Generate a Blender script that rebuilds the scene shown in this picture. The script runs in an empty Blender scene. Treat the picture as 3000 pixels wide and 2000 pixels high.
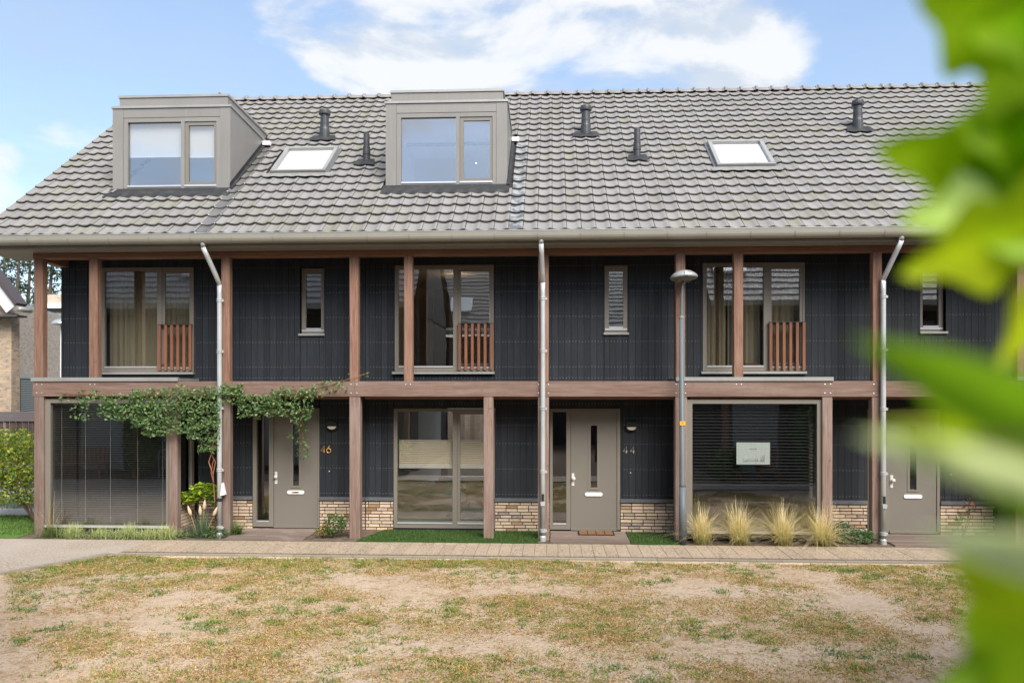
import bpy, math, random
import numpy as np
from mathutils import Vector, Matrix, noise
rnd = random.Random(11)
nr = np.random.default_rng(5)
sc = bpy.context.scene
COL = sc.collection
# ------------------------------------------------------------------ camera
F, HY, CH, DW = 1800.0, 890.0, 2.78, 15.2      # focal px (2352 wide), horizon row, eye height, distance to wall plane y=0
TH = math.atan(91 / F)
cT, sT = math.cos(TH), math.sin(TH)
cd = bpy.data.cameras.new('camera')
cam = bpy.data.objects.new('camera', cd); COL.objects.link(cam)
cam.location = (0, -DW, CH); cam.rotation_euler = (math.radians(90), 0, TH)
cd.sensor_width = 36; cd.lens = F / 2352 * 36; cd.shift_y = 106 / 2352
cd.clip_start = 0.05; cd.clip_end = 2000
cd.dof.use_dof = True; cd.dof.focus_distance = 11.8; cd.dof.aperture_fstop = 2.4
sc.camera = cam
def ray(px, py):
    u = (px - 1176) / F; v = (HY - py) / F
    return Vector((-sT + u * cT, cT + u * sT, v))
def onY(px, py, Y):
    d = ray(px, py); t = (Y + DW) / d.y
    return Vector((d.x * t, Y, CH + d.z * t))
def onZ(px, py, Z=0.0):
    d = ray(px, py); t = (Z - CH) / d.z
    return Vector((d.x * t, d.y * t - DW, Z))
def atD(px, py, t):
    d = ray(px, py)
    return Vector((d.x * t, d.y * t - DW, CH + d.z * t))
# ------------------------------------------------------------------ sky, sun, exposure
SUN_EL, SUN_AZ = 45, 152          # azimuth clockwise from +Y; behind the camera, to the right
wd = bpy.data.worlds.new('World'); sc.world = wd; wd.use_nodes = True
wt = wd.node_tree
for n in list(wt.nodes): wt.nodes.remove(n)
class NT:
    def __init__(s, nt): s.nt = nt
    def n(s, t, **kw):
        nd = s.nt.nodes.new(t)
        for k, v in kw.items(): setattr(nd, k, v)
        return nd
    def set(s, sock, v):
        if isinstance(v, bpy.types.NodeSocket): s.nt.links.new(v, sock)
        elif isinstance(v, (tuple, list)) and len(v) == 3 and sock.type == 'RGBA': sock.default_value = (*v, 1)
        else: sock.default_value = v
    def math(s, op, a, b=None, c=None, clamp=False):
        nd = s.n('ShaderNodeMath', operation=op, use_clamp=clamp)
        for i, v in enumerate((a, b, c)):
            if v is not None: s.set(nd.inputs[i], v)
        return nd.outputs[0]
    def vmath(s, op, a, b=None, out=0):
        nd = s.n('ShaderNodeVectorMath', operation=op)
        s.set(nd.inputs[0], a)
        if b is not None: s.set(nd.inputs[1], b)
        return nd.outputs[out]
    def noise(s, vec, scale=1, detail=5, rough=.55, dist=0):
        nd = s.n('ShaderNodeTexNoise')
        s.set(nd.inputs['Vector'], vec); nd.inputs['Scale'].default_value = scale
        nd.inputs['Detail'].default_value = detail; nd.inputs['Roughness'].default_value = rough
        nd.inputs['Distortion'].default_value = dist
        return nd.outputs[0]
    def smooth(s, v, lo, hi, to0=0., to1=1.):
        nd = s.n('ShaderNodeMapRange', interpolation_type='SMOOTHSTEP')
        s.set(nd.inputs[0], v); nd.inputs[1].default_value = lo; nd.inputs[2].default_value = hi
        nd.inputs[3].default_value = to0; nd.inputs[4].default_value = to1
        return nd.outputs[0]
    def mix(s, fac, a, b, blend='MIX'):
        nd = s.n('ShaderNodeMix', data_type='RGBA', blend_type=blend)
        s.set(nd.inputs[0], fac); s.set(nd.inputs[6], a); s.set(nd.inputs[7], b)
        return nd.outputs[2]
W = NT(wt)
sky = W.n('ShaderNodeTexSky', sky_type='NISHITA')
sky.sun_disc = False; sky.sun_elevation = math.radians(SUN_EL); sky.sun_rotation = math.radians(SUN_AZ)
sky.air_density = 1.0; sky.dust_density = 1.6; sky.ozone_density = 1.4
tc = W.n('ShaderNodeTexCoord')
dirv = tc.outputs['Generated']
sv = W.vmath('MULTIPLY', dirv, (1, 1, 2.3))
n1 = W.noise(sv, 4.3, 10, .56, .3)
n2 = W.noise(W.vmath('ADD', sv, (.03, .0, -.06)), 4.3, 10, .56, .3)
def blob(px, py, r, amp):
    d = ray(px, py).normalized()
    q = W.vmath('MULTIPLY', W.vmath('SUBTRACT', dirv, tuple(d)), (1, 1, 1.5))
    l = W.vmath('LENGTH', q, out=1)
    e = W.math('POWER', 2.718, W.math('MULTIPLY', W.math('MULTIPLY', l, l), -1 / (r * r)))
    return W.math('MULTIPLY', e, amp)
bias = W.math('ADD', 0.06, 0.0)
for a in ((1500, 10, .22, .10), (900, 130, .11, .07), (1250, 190, .13, .07), (1760, 200, .065, .30), (1640, 150, .12, .08), (500, 150, .045, .16), (600, 15, .05, .16), (720, 110, .05, .13), (860, 180, .07, .10), (40, 250, .09, .06),
          (0, 460, .10, .13), (200, 60, .22, -.20), (2080, 70, .15, -.30), (770, 60, .05, -.10), (420, 60, .06, -.06)):
    b = blob(*a)
    bias = b if bias is None else W.math('ADD', bias, b)
fld = W.math('ADD', n1, bias)
mask = W.smooth(fld, .53, .70)
veil = W.smooth(W.noise(W.vmath('MULTIPLY', dirv, (1, 1, 3.2)), 2.2, 6, .6), .34, .74, .20, .62)
relief = W.smooth(W.math('SUBTRACT', n2, n1), -.07, .07)
ccol = W.mix(relief, (3.5, 3.55, 3.6), (2.5, 2.75, 3.1))
base = W.mix(1.0, sky.outputs[0], (1.0, 1.0, 1.0), 'MULTIPLY')
withveil = W.mix(veil, base, (2.0, 2.4, 2.9))
full = W.mix(W.math('MULTIPLY', mask, .9), withveil, ccol)
bg = W.n('ShaderNodeBackground'); W.set(bg.inputs[0], full); bg.inputs[1].default_value = 0.086
wo = W.n('ShaderNodeOutputWorld'); wt.links.new(bg.outputs[0], wo.inputs[0])
sl = bpy.data.lights.new('sun', 'SUN'); sl.energy = 1.8; sl.angle = math.radians(40); sl.color = (1, .955, .88)
so = bpy.data.objects.new('sun', sl); COL.objects.link(so)
az, el = math.radians(SUN_AZ), math.radians(SUN_EL)
sdir = Vector((math.sin(az) * math.cos(el), math.cos(az) * math.cos(el), math.sin(el)))
so.rotation_euler = sdir.to_track_quat('Z', 'Y').to_euler(); so.location = (-10, -30, 30)
vs = sc.view_settings
vs.view_transform = 'Standard'; vs.look = 'None'; vs.exposure = 1.72; vs.gamma = 1; vs.use_curve_mapping = False
sc.render.engine = 'CYCLES'
sc.cycles.use_denoising = True
sc.cycles.max_bounces = 8; sc.cycles.transparent_max_bounces = 12; sc.cycles.caustics_reflective = False; sc.cycles.caustics_refractive = False

# ------------------------------------------------------------------ materials
MATS = {}
def mat(name, col, rough=.6, spec=.4, metal=0., layers=(), bump=None, rand=0., coat=0.):
    """layers: (scale xyz, colour, lo, hi, amount[, detail])"""
    if name in MATS: return MATS[name]
    m = bpy.data.materials.new(name); m.use_nodes = True
    T = NT(m.node_tree); b = m.node_tree.nodes['Principled BSDF']
    geo = T.n('ShaderNodeNewGeometry'); P = geo.outputs['Position']
    oi = T.n('ShaderNodeObjectInfo')
    rv = T.math('FRACT', T.math('ADD', oi.outputs['Random'], geo.outputs['Random Per Island']))
    off = T.n('ShaderNodeCombineXYZ'); T.set(off.inputs[0], T.math('MULTIPLY', rv, 7.3)); T.set(off.inputs[2], T.math('MULTIPLY', rv, 3.1))
    PR = T.vmath('ADD', P, off.outputs[0]) if rand else P
    c = None
    for L in layers:
        s, c2, lo, hi, am = L[:5]
        nz = T.noise(T.vmath('MULTIPLY', PR, s), 1, L[5] if len(L) > 5 else 5, .6)
        c = T.mix(T.smooth(nz, lo, hi, 0, am), c if c is not None else (*col, 1), (*c2, 1))
    if rand:
        k = T.math('ADD', T.math('MULTIPLY', rv, 2 * rand), 1 - rand)
        cc = T.n('ShaderNodeCombineColor'); [T.set(cc.inputs[i], k) for i in range(3)]
        c = T.mix(1.0, c if c is not None else (*col, 1), cc.outputs[0], 'MULTIPLY')
    if c is not None: T.set(b.inputs['Base Color'], c)
    else: b.inputs['Base Color'].default_value = (*col, 1)
    b.inputs['Roughness'].default_value = rough; b.inputs['Specular IOR Level'].default_value = spec; b.inputs['Metallic'].default_value = metal
    b.inputs['Coat Weight'].default_value = coat
    if bump:
        nz = T.noise(T.vmath('MULTIPLY', PR, bump[0]), 1, 6, .65)
        bn = T.n('ShaderNodeBump'); T.set(bn.inputs['Height'], nz); bn.inputs['Strength'].default_value = bump[1]; bn.inputs['Distance'].default_value = bump[2]
        m.node_tree.links.new(bn.outputs[0], b.inputs['Normal'])
    MATS[name] = m
    return m
def leafmat(name, trans=.35, rough=.45, tint=(1, 1, 1), spec=.35):
    if name in MATS: return MATS[name]
    m = bpy.data.materials.new(name); m.use_nodes = True
    T = NT(m.node_tree); nt = m.node_tree; b = nt.nodes['Principled BSDF']; out = nt.nodes['Material Output']
    at = T.n('ShaderNodeVertexColor', layer_name='Col')
    c = T.mix(1.0, at.outputs[0], (*tint, 1), 'MULTIPLY')
    T.set(b.inputs['Base Color'], c); b.inputs['Roughness'].default_value = rough; b.inputs['Specular IOR Level'].default_value = spec
    tr = T.n('ShaderNodeBsdfTranslucent')
    T.set(tr.inputs[0], T.mix(1.0, c, (1.5, 1.55, .8, 1), 'MULTIPLY'))
    mx = T.n('ShaderNodeMixShader'); mx.inputs[0].default_value = trans
    nt.links.new(b.outputs[0], mx.inputs[1]); nt.links.new(tr.outputs[0], mx.inputs[2]); nt.links.new(mx.outputs[0], out.inputs[0])
    MATS[name] = m
    return m
def glassmat(name, f0=.07, tint=(.86, .9, .9)):
    if name in MATS: return MATS[name]
    m = bpy.data.materials.new(name); m.use_nodes = True
    T = NT(m.node_tree); nt = m.node_tree; out = nt.nodes['Material Output']; nt.nodes.remove(nt.nodes['Principled BSDF'])
    gl = T.n('ShaderNodeBsdfGlossy'); gl.inputs['Roughness'].default_value = .004; gl.inputs[0].default_value = (.95, .97, 1, 1)
    tp = T.n('ShaderNodeBsdfTransparent'); tp.inputs[0].default_value = (*tint, 1)
    geo = T.n('ShaderNodeNewGeometry')
    nz = T.noise(T.vmath('MULTIPLY', geo.outputs['Position'], (1.3, 1.3, 1.1)), 1, 2, .5)
    bn = T.n('ShaderNodeBump'); T.set(bn.inputs['Height'], nz); bn.inputs['Strength'].default_value = .02; bn.inputs['Distance'].default_value = .06
    nt.links.new(bn.outputs[0], gl.inputs['Normal'])
    mx = T.n('ShaderNodeMixShader')
    cs = T.math('ABSOLUTE', T.vmath('DOT_PRODUCT', geo.outputs['Normal'], geo.outputs['Incoming'], out=1))
    fr = T.math('ADD', T.math('MULTIPLY', T.math('POWER', T.math('SUBTRACT', 1.0, cs, clamp=True), 5), 1 - f0), f0)
    nt.links.new(fr, mx.inputs[0]); nt.links.new(tp.outputs[0], mx.inputs[1]); nt.links.new(gl.outputs[0], mx.inputs[2]); nt.links.new(mx.outputs[0], out.inputs[0])
    MATS[name] = m
    return m
def emit(name, col, s):
    m = bpy.data.materials.new(name); m.use_nodes = True; b = m.node_tree.nodes['Principled BSDF']
    b.inputs['Base Color'].default_value = (*col, 1); b.inputs['Emission Color'].default_value = (*col, 1); b.inputs['Emission Strength'].default_value = s
    return m
m_tile = mat('concrete_tile', (.222, .211, .208), .56, .42, layers=(((3, 3, 3), (.18, .172, .16), .45, .75, .5), ((.45, .45, .45), (.195, .19, .135), .47, .68, .65), ((26, 26, 26), (.28, .27, .26), .5, .8, .4)), rand=.08, bump=((60, 60, 60), .25, .004))
m_tile_moss_shade = mat('mossy_shaded_tile_edge', (.075, .072, .06), .9, .15, layers=(((9, 9, 9), (.035, .035, .032), .4, .65, .9), ((2, 2, 2), (.13, .12, .075), .52, .7, .7)), rand=.15)  # moss tone, darkened further to paint in the shadow line under each course
m_tile_wet = mat('wet_tile', (.13, .125, .12), .16, .6, layers=(((4, 4, 4), (.2, .2, .19), .4, .7, .6),), rand=.15)
m_under = mat('roof_underlay', (.03, .03, .03), .9)
m_board = mat('black_stained_board', (.018, .0215, .027), .6, .3, layers=(((45, 45, 2.2), (.031, .036, .044), .42, .72, .8), ((2.5, 2.5, .7), (.016, .018, .021), .45, .7, .7), ((14, 14, 9), (.05, .05, .052), .66, .8, .5)), rand=.22, bump=((55, 55, 3), .35, .004))
m_gap = mat('black_backing', (.008, .008, .009), .9, .1)
m_wood = mat('red_hardwood_post', (.26, .15, .106), .65, .22, layers=(((55, 55, 2.2), (.14, .068, .046), .42, .62, .7), ((5, 5, .5), (.30, .185, .14), .46, .7, .55), ((35, 35, 1.6), (.36, .25, .195), .54, .70, .45), ((3, 3, 7), (.09, .05, .035), .68, .76, .6)), rand=.16, bump=((60, 60, 4), .5, .006))
m_woodw = mat('weathered_hardwood_post', (.225, .155, .125), .75, .18, layers=(((55, 55, 2.0), (.14, .09, .072), .42, .62, .7), ((3, 3, .6), (.29, .225, .195), .46, .68, .65), ((35, 35, 1.5), (.36, .30, .27), .54, .70, .45), ((3, 3, 6), (.10, .07, .06), .68, .76, .6)), rand=.18, bump=((60, 60, 4), .5, .006))
m_beam = mat('weathered_hardwood_beam', (.215, .14, .11), .75, .18, layers=(((2.0, 60, 60), (.125, .077, .06), .42, .62, .7), ((.4, 3, 4), (.27, .20, .17), .46, .7, .5), ((1.6, 40, 40), (.32, .255, .225), .54, .70, .4), ((9, 9, 9), (.17, .105, .085), .5, .7, .4)), bump=((4, 60, 60), .5, .006))
m_beamr = mat('red_hardwood_beam', (.23, .12, .08), .6, .25, layers=(((1.5, 38, 38), (.19, .085, .055), .4, .7, .75), ((1, 4, 6), (.34, .19, .14), .5, .74, .6)), bump=((4, 60, 60), .4, .006))
m_slat = mat('oiled_hardwood_slat', (.235, .10, .058), .5, .35, layers=(((60, 60, 3), (.14, .055, .032), .4, .7, .7),), rand=.15)
m_deck = mat('weathered_deck', (.215, .165, .135), .8, .2, layers=(((2, 30, 30), (.14, .10, .085), .4, .7, .7), ((2, 2, 2), (.3, .25, .22), .5, .7, .6)), rand=.2)
m_frame = mat('taupe_frame_paint', (.205, .185, .155), .38, .45, layers=(((1.5, 1.5, 1.5), (.185, .168, .14), .4, .7, .6),))
m_door = mat('taupe_door_paint', (.188, .171, .147), .42, .45, layers=(((2, 2, 1), (.19, .172, .147), .4, .7, .6), ((150, 150, 150), (.225, .205, .178), .5, .8, .4)), bump=((400, 400, 400), .15, .001))
m_panel = mat('grey_dormer_panel', (.238, .226, .212), .42, .4, layers=(((1.2, 1.2, .8), (.205, .197, .182), .4, .7, .6), ((30, 30, 2), (.27, .257, .24), .52, .7, .45)), rand=.03)
m_gutter = mat('taupe_gutter', (.30, .285, .24), .4, .4, layers=(((2, 2, 2), (.26, .25, .21), .4, .7, .7), ((40, 8, 8), (.34, .325, .28), .55, .8, .4)))
m_soffit = mat('taupe_soffit', (.25, .23, .195), .5, .3, layers=(((2, 2, 2), (.22, .2, .17), .4, .7, .6),))
m_zinc = mat('zinc_pipe', (.50, .52, .52), .38, .5, .25, layers=(((3, 3, 2.0), (.40, .42, .42), .4, .7, .7), ((30, 30, 6), (.58, .6, .6), .55, .75, .5)))
m_zincd = mat('zinc_flashing', (.36, .355, .34), .42, .5, .3, layers=(((2, 2, 2), (.29, .285, .27), .4, .7, .7),))
m_white = mat('white_plastic', (.84, .84, .83), .3, .5)
m_alu = mat('pale_aluminium', (.66, .67, .68), .3, .5, .5)
m_lead = mat('dark_lead_flashing', (.028, .029, .031), .6, .3, layers=(((6, 6, 6), (.06, .06, .05), .45, .7, .7),))
m_vent = mat('anthracite_vent_plastic', (.042, .044, .048), .4, .45, layers=(((4, 4, 9), (.07, .072, .075), .45, .7, .6),))
m_stone = mat('dark_stone_sill', (.105, .108, .117), .6, .3, layers=(((9, 9, 9), (.16, .16, .168), .5, .75, .7), ((40, 40, 40), (.06, .06, .066), .5, .75, .5)), rand=.1)
m_mortar = mat('dark_mortar', (.032, .029, .027), .95, .1, layers=(((40, 40, 40), (.05, .045, .04), .45, .7, .6),))
m_b = [mat('buff_brick', (.57, .44, .315), .85, .15, layers=(((16, 16, 30), (.48, .335, .21), .45, .7, .6), ((60, 60, 60), (.66, .53, .39), .5, .8, .5)), rand=.16, bump=((50, 50, 50), .5, .004)),
       mat('grey_brown_brick', (.36, .29, .235), .85, .15, layers=(((14, 14, 30), (.17, .145, .135), .45, .66, .85), ((50, 50, 50), (.46, .36, .26), .5, .8, .6)), rand=.2, bump=((50, 50, 50), .5, .004)),
       mat('ochre_brown_brick', (.36, .225, .125), .85, .15, layers=(((16, 16, 30), (.24, .15, .09), .45, .7, .7),), rand=.18, bump=((50, 50, 50), .5, .004)),
       mat('pink_buff_brick', (.57, .43, .33), .85, .15, layers=(((16, 16, 30), (.30, .23, .20), .5, .72, .8),), rand=.12, bump=((50, 50, 50), .5, .004))]
m_glass = glassmat('window_glass', .16, (.93, .93, .915))
m_glassd = glassmat('dormer_glass', .22, (.95, .96, .97))
m_glasss = glassmat('skylight_glass', .05, (.99, .99, .99))
m_black = mat('black_plinth', (.015, .016, .018), .6, .3)
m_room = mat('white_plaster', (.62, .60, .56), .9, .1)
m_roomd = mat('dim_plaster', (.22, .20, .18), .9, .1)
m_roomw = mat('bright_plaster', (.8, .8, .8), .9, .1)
m_floor = mat('oak_floor', (.33, .24, .15), .5, .3, layers=(((2, 20, 2), (.22, .15, .09), .4, .7, .7),))
m_curt = mat('beige_curtain', (.33, .29, .20), .9, .1, layers=(((20, 20, .6), (.22, .19, .13), .4, .7, .7),))
m_blindw = mat('white_blind', (.74, .74, .70), .7, .2)
m_blindb = mat('cream_pleated_blind', (.74, .66, .52), .8, .1)
m_slatl = mat('pale_blind_slat', (.34, .35, .34), .5, .3)
m_slatd = mat('dark_blind_slat', (.03, .032, .034), .5, .4)
m_steel = mat('brushed_steel', (.62, .60, .56), .32, .5, .8)
m_gold = mat('brass_numeral', (.75, .43, .13), .4, .5, .2)
m_num = mat('steel_numeral', (.55, .51, .43), .4, .5, .2)
m_screw = mat('screw_head', (.45, .43, .40), .4, .5, .2)
m_soil = mat('garden_soil', (.16, .12, .09), .95, .1, layers=(((6, 6, 6), (.09, .068, .05), .4, .65, .8), ((50, 50, 50), (.24, .19, .15), .5, .75, .6)), bump=((40, 40, 40), .7, .02))
m_slab = mat('aggregate_slab', (.365, .285, .205), .9, .12, layers=(((26, 26, 26), (.16, .115, .08), .50, .62, .8, 3), ((34, 34, 34), (.56, .475, .375), .52, .66, .8, 2), ((.7, .7, .7), (.42, .335, .25), .4, .7, .6)), rand=.06, bump=((110, 110, 110), .6, .006))
m_pave = mat('aggregate_paving', (.375, .31, .245), .9, .12, layers=(((26, 26, 26), (.20, .15, .11), .50, .62, .8, 3), ((34, 34, 34), (.58, .51, .43), .54, .66, .8, 2), ((.5, .5, .5), (.42, .37, .32), .4, .7, .8), ((.4, 5, 1), (.33, .275, .21), .5, .72, .4)), bump=((110, 110, 110), .6, .006))
m_kerb = mat('kerb_concrete', (.32, .28, .23), .9, .12, layers=(((40, 40, 40), (.2, .17, .14), .45, .7, .6),), rand=.1)
m_joint = mat('paving_joint', (.115, .085, .06), .95, .1, layers=(((30, 30, 30), (.2, .16, .11), .45, .7, .6),))
m_sand = mat('dry_sandy_soil', (.50, .385, .275), .95, .1, layers=(((1.1, 1.1, 1.1), (.40, .275, .165), .42, .62, .7), ((7, 7, 7), (.33, .21, .115), .50, .62, .7), ((18, 18, 18), (.25, .16, .095), .53, .64, .7), ((40, 40, 40), (.62, .52, .41), .52, .66, .6, 2), ((.55, .55, .55), (.50, .405, .31), .5, .66, .5)), bump=((22, 22, 22), .8, .03))
m_turf = mat('artificial_turf_base', (.045, .095, .02), .9, .1)
m_lawnbase = mat('lawn_base', (.09, .16, .035), .9, .1, layers=(((3, 3, 3), (.14, .2, .06), .4, .7, .6),))
m_pole = mat('grey_lamp_pole', (.118, .138, .148), .5, .4, layers=(((6, 6, 1.5), (.09, .106, .114), .4, .7, .7),))
m_lamph = mat('silver_lamp_head', (.60, .62, .62), .3, .5, .55)
m_lens = mat('lamp_lens', (.18, .18, .15), .35, .5)
m_diff = mat('opal_diffuser', (.62, .57, .46), .4, .4)
m_orange = mat('orange_tag', (.86, .42, .03), .5, .3)
m_ink = mat('dark_print', (.10, .06, .03), .7, .2)
m_print = mat('brown_print', (.22, .13, .09), .8, .1)
m_paper = mat('pale_green_paper', (.70, .80, .78), .8, .1)
m_rubber = mat('black_rubber', (.018, .018, .018), .7, .3)
m_mat = mat('coir_mat', (.24, .13, .07), .95, .1, layers=(((60, 60, 60), (.14, .07, .035), .4, .7, .7),))
m_bark = mat('tree_bark', (.12, .085, .06), .9, .1, layers=(((20, 20, 4), (.07, .05, .036), .4, .7, .8),))
m_twig = mat('reddish_twig', (.30, .13, .07), .8, .2)
m_leaf = leafmat('leaf_surface')
m_leafb = leafmat('near_leaf_surface', .5, .38, (1, 1, 1), .5)
m_grass = leafmat('grass_blade', .25, .6)
m_pine = leafmat('pine_needles', .1, .7)
m_far = mat('distant_trunk', (.10, .08, .065), .9, .1)

# ------------------------------------------------------------------ mesh helpers
def link(o, parent=None):
    COL.objects.link(o)
    if parent is not None:
        o.parent = parent
        if parent.type == 'EMPTY': o.matrix_parent_inverse = Matrix.Translation(-Vector(parent.location))
    return o
def tag(o, label=None, cat=None, group=None, kind=None):
    if label: o['label'] = label
    if cat: o['category'] = cat
    if group: o['group'] = group
    if kind: o['kind'] = kind
    return o
def thing(name, label, cat, loc=(0, 0, 0), group=None):
    o = bpy.data.objects.new(name, None); o.location = loc; o.empty_display_size = .1; COL.objects.link(o)
    return tag(o, label, cat, group)
class MB:
    def __init__(s): s.v = []; s.f = []; s.mi = []
    def add(s, vs_, fs, mi=0):
        k = len(s.v); s.v += [tuple(p) for p in vs_]; s.f += [tuple(i + k for i in q) for q in fs]; s.mi += [mi] * len(fs); return s
    def box(s, x0, x1, y0, y1, z0, z1, mi=0):
        return s.add([(x0, y0, z0), (x1, y0, z0), (x1, y1, z0), (x0, y1, z0), (x0, y0, z1), (x1, y0, z1), (x1, y1, z1), (x0, y1, z1)],
                     [(0, 3, 2, 1), (4, 5, 6, 7), (0, 1, 5, 4), (1, 2, 6, 5), (2, 3, 7, 6), (3, 0, 4, 7)], mi)
    def cbox(s, x0, x1, y0, y1, z0, z1, c=.008, axis='z'):
        """box with chamfered long edges"""
        def ring(a0, a1, b0, b1): return [(a0 + c, b0), (a1 - c, b0), (a1, b0 + c), (a1, b1 - c), (a1 - c, b1), (a0 + c, b1), (a0, b1 - c), (a0, b0 + c)]
        if axis == 'z': R_ = [(p[0], p[1], z) for z in (z0, z1) for p in ring(x0, x1, y0, y1)]
        elif axis == 'x': R_ = [(x, p[0], p[1]) for x in (x0, x1) for p in ring(y0, y1, z0, z1)]
        else: R_ = [(p[1], y, p[0]) for y in (y0, y1) for p in ring(z0, z1, x0, x1)]
        return s.add(R_, [tuple(range(7, -1, -1)), tuple(range(8, 16))] + [(i, (i + 1) % 8, 8 + (i + 1) % 8, 8 + i) for i in range(8)])
    def prism(s, poly, y0, y1):
        """poly in (x,z), extruded along y"""
        n = len(poly)
        return s.add([(p[0], y0, p[1]) for p in poly] + [(p[0], y1, p[1]) for p in poly],
                     [tuple(range(n)), tuple(range(2 * n - 1, n - 1, -1))] + [(i + n, (i + 1) % n + n, (i + 1) % n, i) for i in range(n)])
    def prismx(s, poly, x0, x1):
        """poly in (y,z), extruded along x"""
        n = len(poly)
        return s.add([(x0, p[0], p[1]) for p in poly] + [(x1, p[0], p[1]) for p in poly],
                     [tuple(range(n - 1, -1, -1)), tuple(range(n, 2 * n))] + [(i, (i + 1) % n, (i + 1) % n + n, i + n) for i in range(n)])
    def flat(s, poly, z): return s.add([(p[0], p[1], z) for p in poly], [tuple(range(len(poly)))])
    def slab(s, poly, z0, z1):
        n = len(poly)
        return s.add([(p[0], p[1], z0) for p in poly] + [(p[0], p[1], z1) for p in poly],
                     [tuple(range(n - 1, -1, -1)), tuple(range(n, 2 * n))] + [(i, (i + 1) % n, (i + 1) % n + n, i + n) for i in range(n)])
    def tube(s, pts, rad, n=8, cap=True):
        pts = [Vector(p) for p in pts]; rad = rad if isinstance(rad, (list, tuple)) else [rad] * len(pts)
        k = len(s.v); up = Vector((0, 0, 1))
        for i, p in enumerate(pts):
            t = (pts[min(i + 1, len(pts) - 1)] - pts[max(i - 1, 0)]).normalized()
            a = t.cross(up if abs(t.z) < .95 else Vector((0, 1, 0))).normalized(); b = a.cross(t)
            if abs(t.z) >= .95: a = Vector((1, 0, 0)) - t * t.x; a.normalize(); b = t.cross(a)
            for j in range(n):
                w = 2 * math.pi * j / n; s.v.append(tuple(p + (a * math.cos(w) + b * math.sin(w)) * rad[i]))
        nf = 0
        for i in range(len(pts) - 1):
            for j in range(n):
                s.f.append((k + i * n + j, k + i * n + (j + 1) % n, k + (i + 1) * n + (j + 1) % n, k + (i + 1) * n + j)); nf += 1
        if cap:
            s.f.append(tuple(k + j for j in range(n - 1, -1, -1))); s.f.append(tuple(k + (len(pts) - 1) * n + j for j in range(n))); nf += 2
        s.mi += [0] * nf
        return s
    def lathe(s, prof, c, n=16):
        """prof: (r, z) pairs about the vertical through c"""
        k = len(s.v)
        for r, z in prof:
            for j in range(n):
                w = 2 * math.pi * j / n; s.v.append((c[0] + r * math.cos(w), c[1] + r * math.sin(w), c[2] + z))
        for i in range(len(prof) - 1):
            for j in range(n):
                s.f.append((k + i * n + j, k + i * n + (j + 1) % n, k + (i + 1) * n + (j + 1) % n, k + (i + 1) * n + j))
        s.f.append(tuple(k + j for j in range(n - 1, -1, -1))); s.f.append(tuple(k + (len(prof) - 1) * n + j for j in range(n)))
        s.mi += [0] * ((len(prof) - 1) * n + 2)
        return s
    def grid(s, x0, x1, z0, z1, holes, y0, y1):
        """one welded plate in the xz plane with rectangular holes"""
        e = 1e-4
        holes = [h for h in holes if h[0] < x1 - e and h[1] > x0 + e and h[2] < z1 - e and h[3] > z0 + e]
        xs = sorted({round(min(max(v, x0), x1), 4) for h in holes for v in h[:2]} | {x0, x1})
        zs = sorted({round(min(max(v, z0), z1), 4) for h in holes for v in h[2:]} | {z0, z1})
        solid = lambda i, j: 0 <= i < len(xs) - 1 and 0 <= j < len(zs) - 1 and not any(h[0] < (xs[i] + xs[i + 1]) / 2 < h[1] and h[2] < (zs[j] + zs[j + 1]) / 2 < h[3] for h in holes)
        ix = {}; vs_ = []; fs = []
        def V(i, j, b):
            if (i, j, b) not in ix: ix[(i, j, b)] = len(vs_); vs_.append((xs[i], y1 if b else y0, zs[j]))
            return ix[(i, j, b)]
        for i in range(len(xs) - 1):
            for j in range(len(zs) - 1):
                if not solid(i, j): continue
                fs.append((V(i, j, 0), V(i + 1, j, 0), V(i + 1, j + 1, 0), V(i, j + 1, 0)))
                fs.append((V(i, j, 1), V(i, j + 1, 1), V(i + 1, j + 1, 1), V(i + 1, j, 1)))
                if not solid(i - 1, j): fs.append((V(i, j, 0), V(i, j + 1, 0), V(i, j + 1, 1), V(i, j, 1)))
                if not solid(i + 1, j): fs.append((V(i + 1, j, 0), V(i + 1, j, 1), V(i + 1, j + 1, 1), V(i + 1, j + 1, 0)))
                if not solid(i, j - 1): fs.append((V(i, j, 0), V(i, j, 1), V(i + 1, j, 1), V(i + 1, j, 0)))
                if not solid(i, j + 1): fs.append((V(i, j + 1, 0), V(i + 1, j + 1, 0), V(i + 1, j + 1, 1), V(i, j + 1, 1)))
        return s.add(vs_, fs)
    def mesh(s, name, mats, smooth=False):
        me = bpy.data.meshes.new(name); me.from_pydata(s.v, [], s.f)
        for m in (mats if isinstance(mats, (list, tuple)) else [mats]): me.materials.append(m)
        if any(s.mi): me.polygons.foreach_set('material_index', s.mi)
        if smooth: me.polygons.foreach_set('use_smooth', [True] * len(s.f))
        me.update()
        return me
    def build(s, name, mats, parent=None, smooth=False, kind=None):
        o = link(bpy.data.objects.new(name, s.mesh(name, mats, smooth)), parent)
        if kind: o['kind'] = kind
        return o
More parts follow.
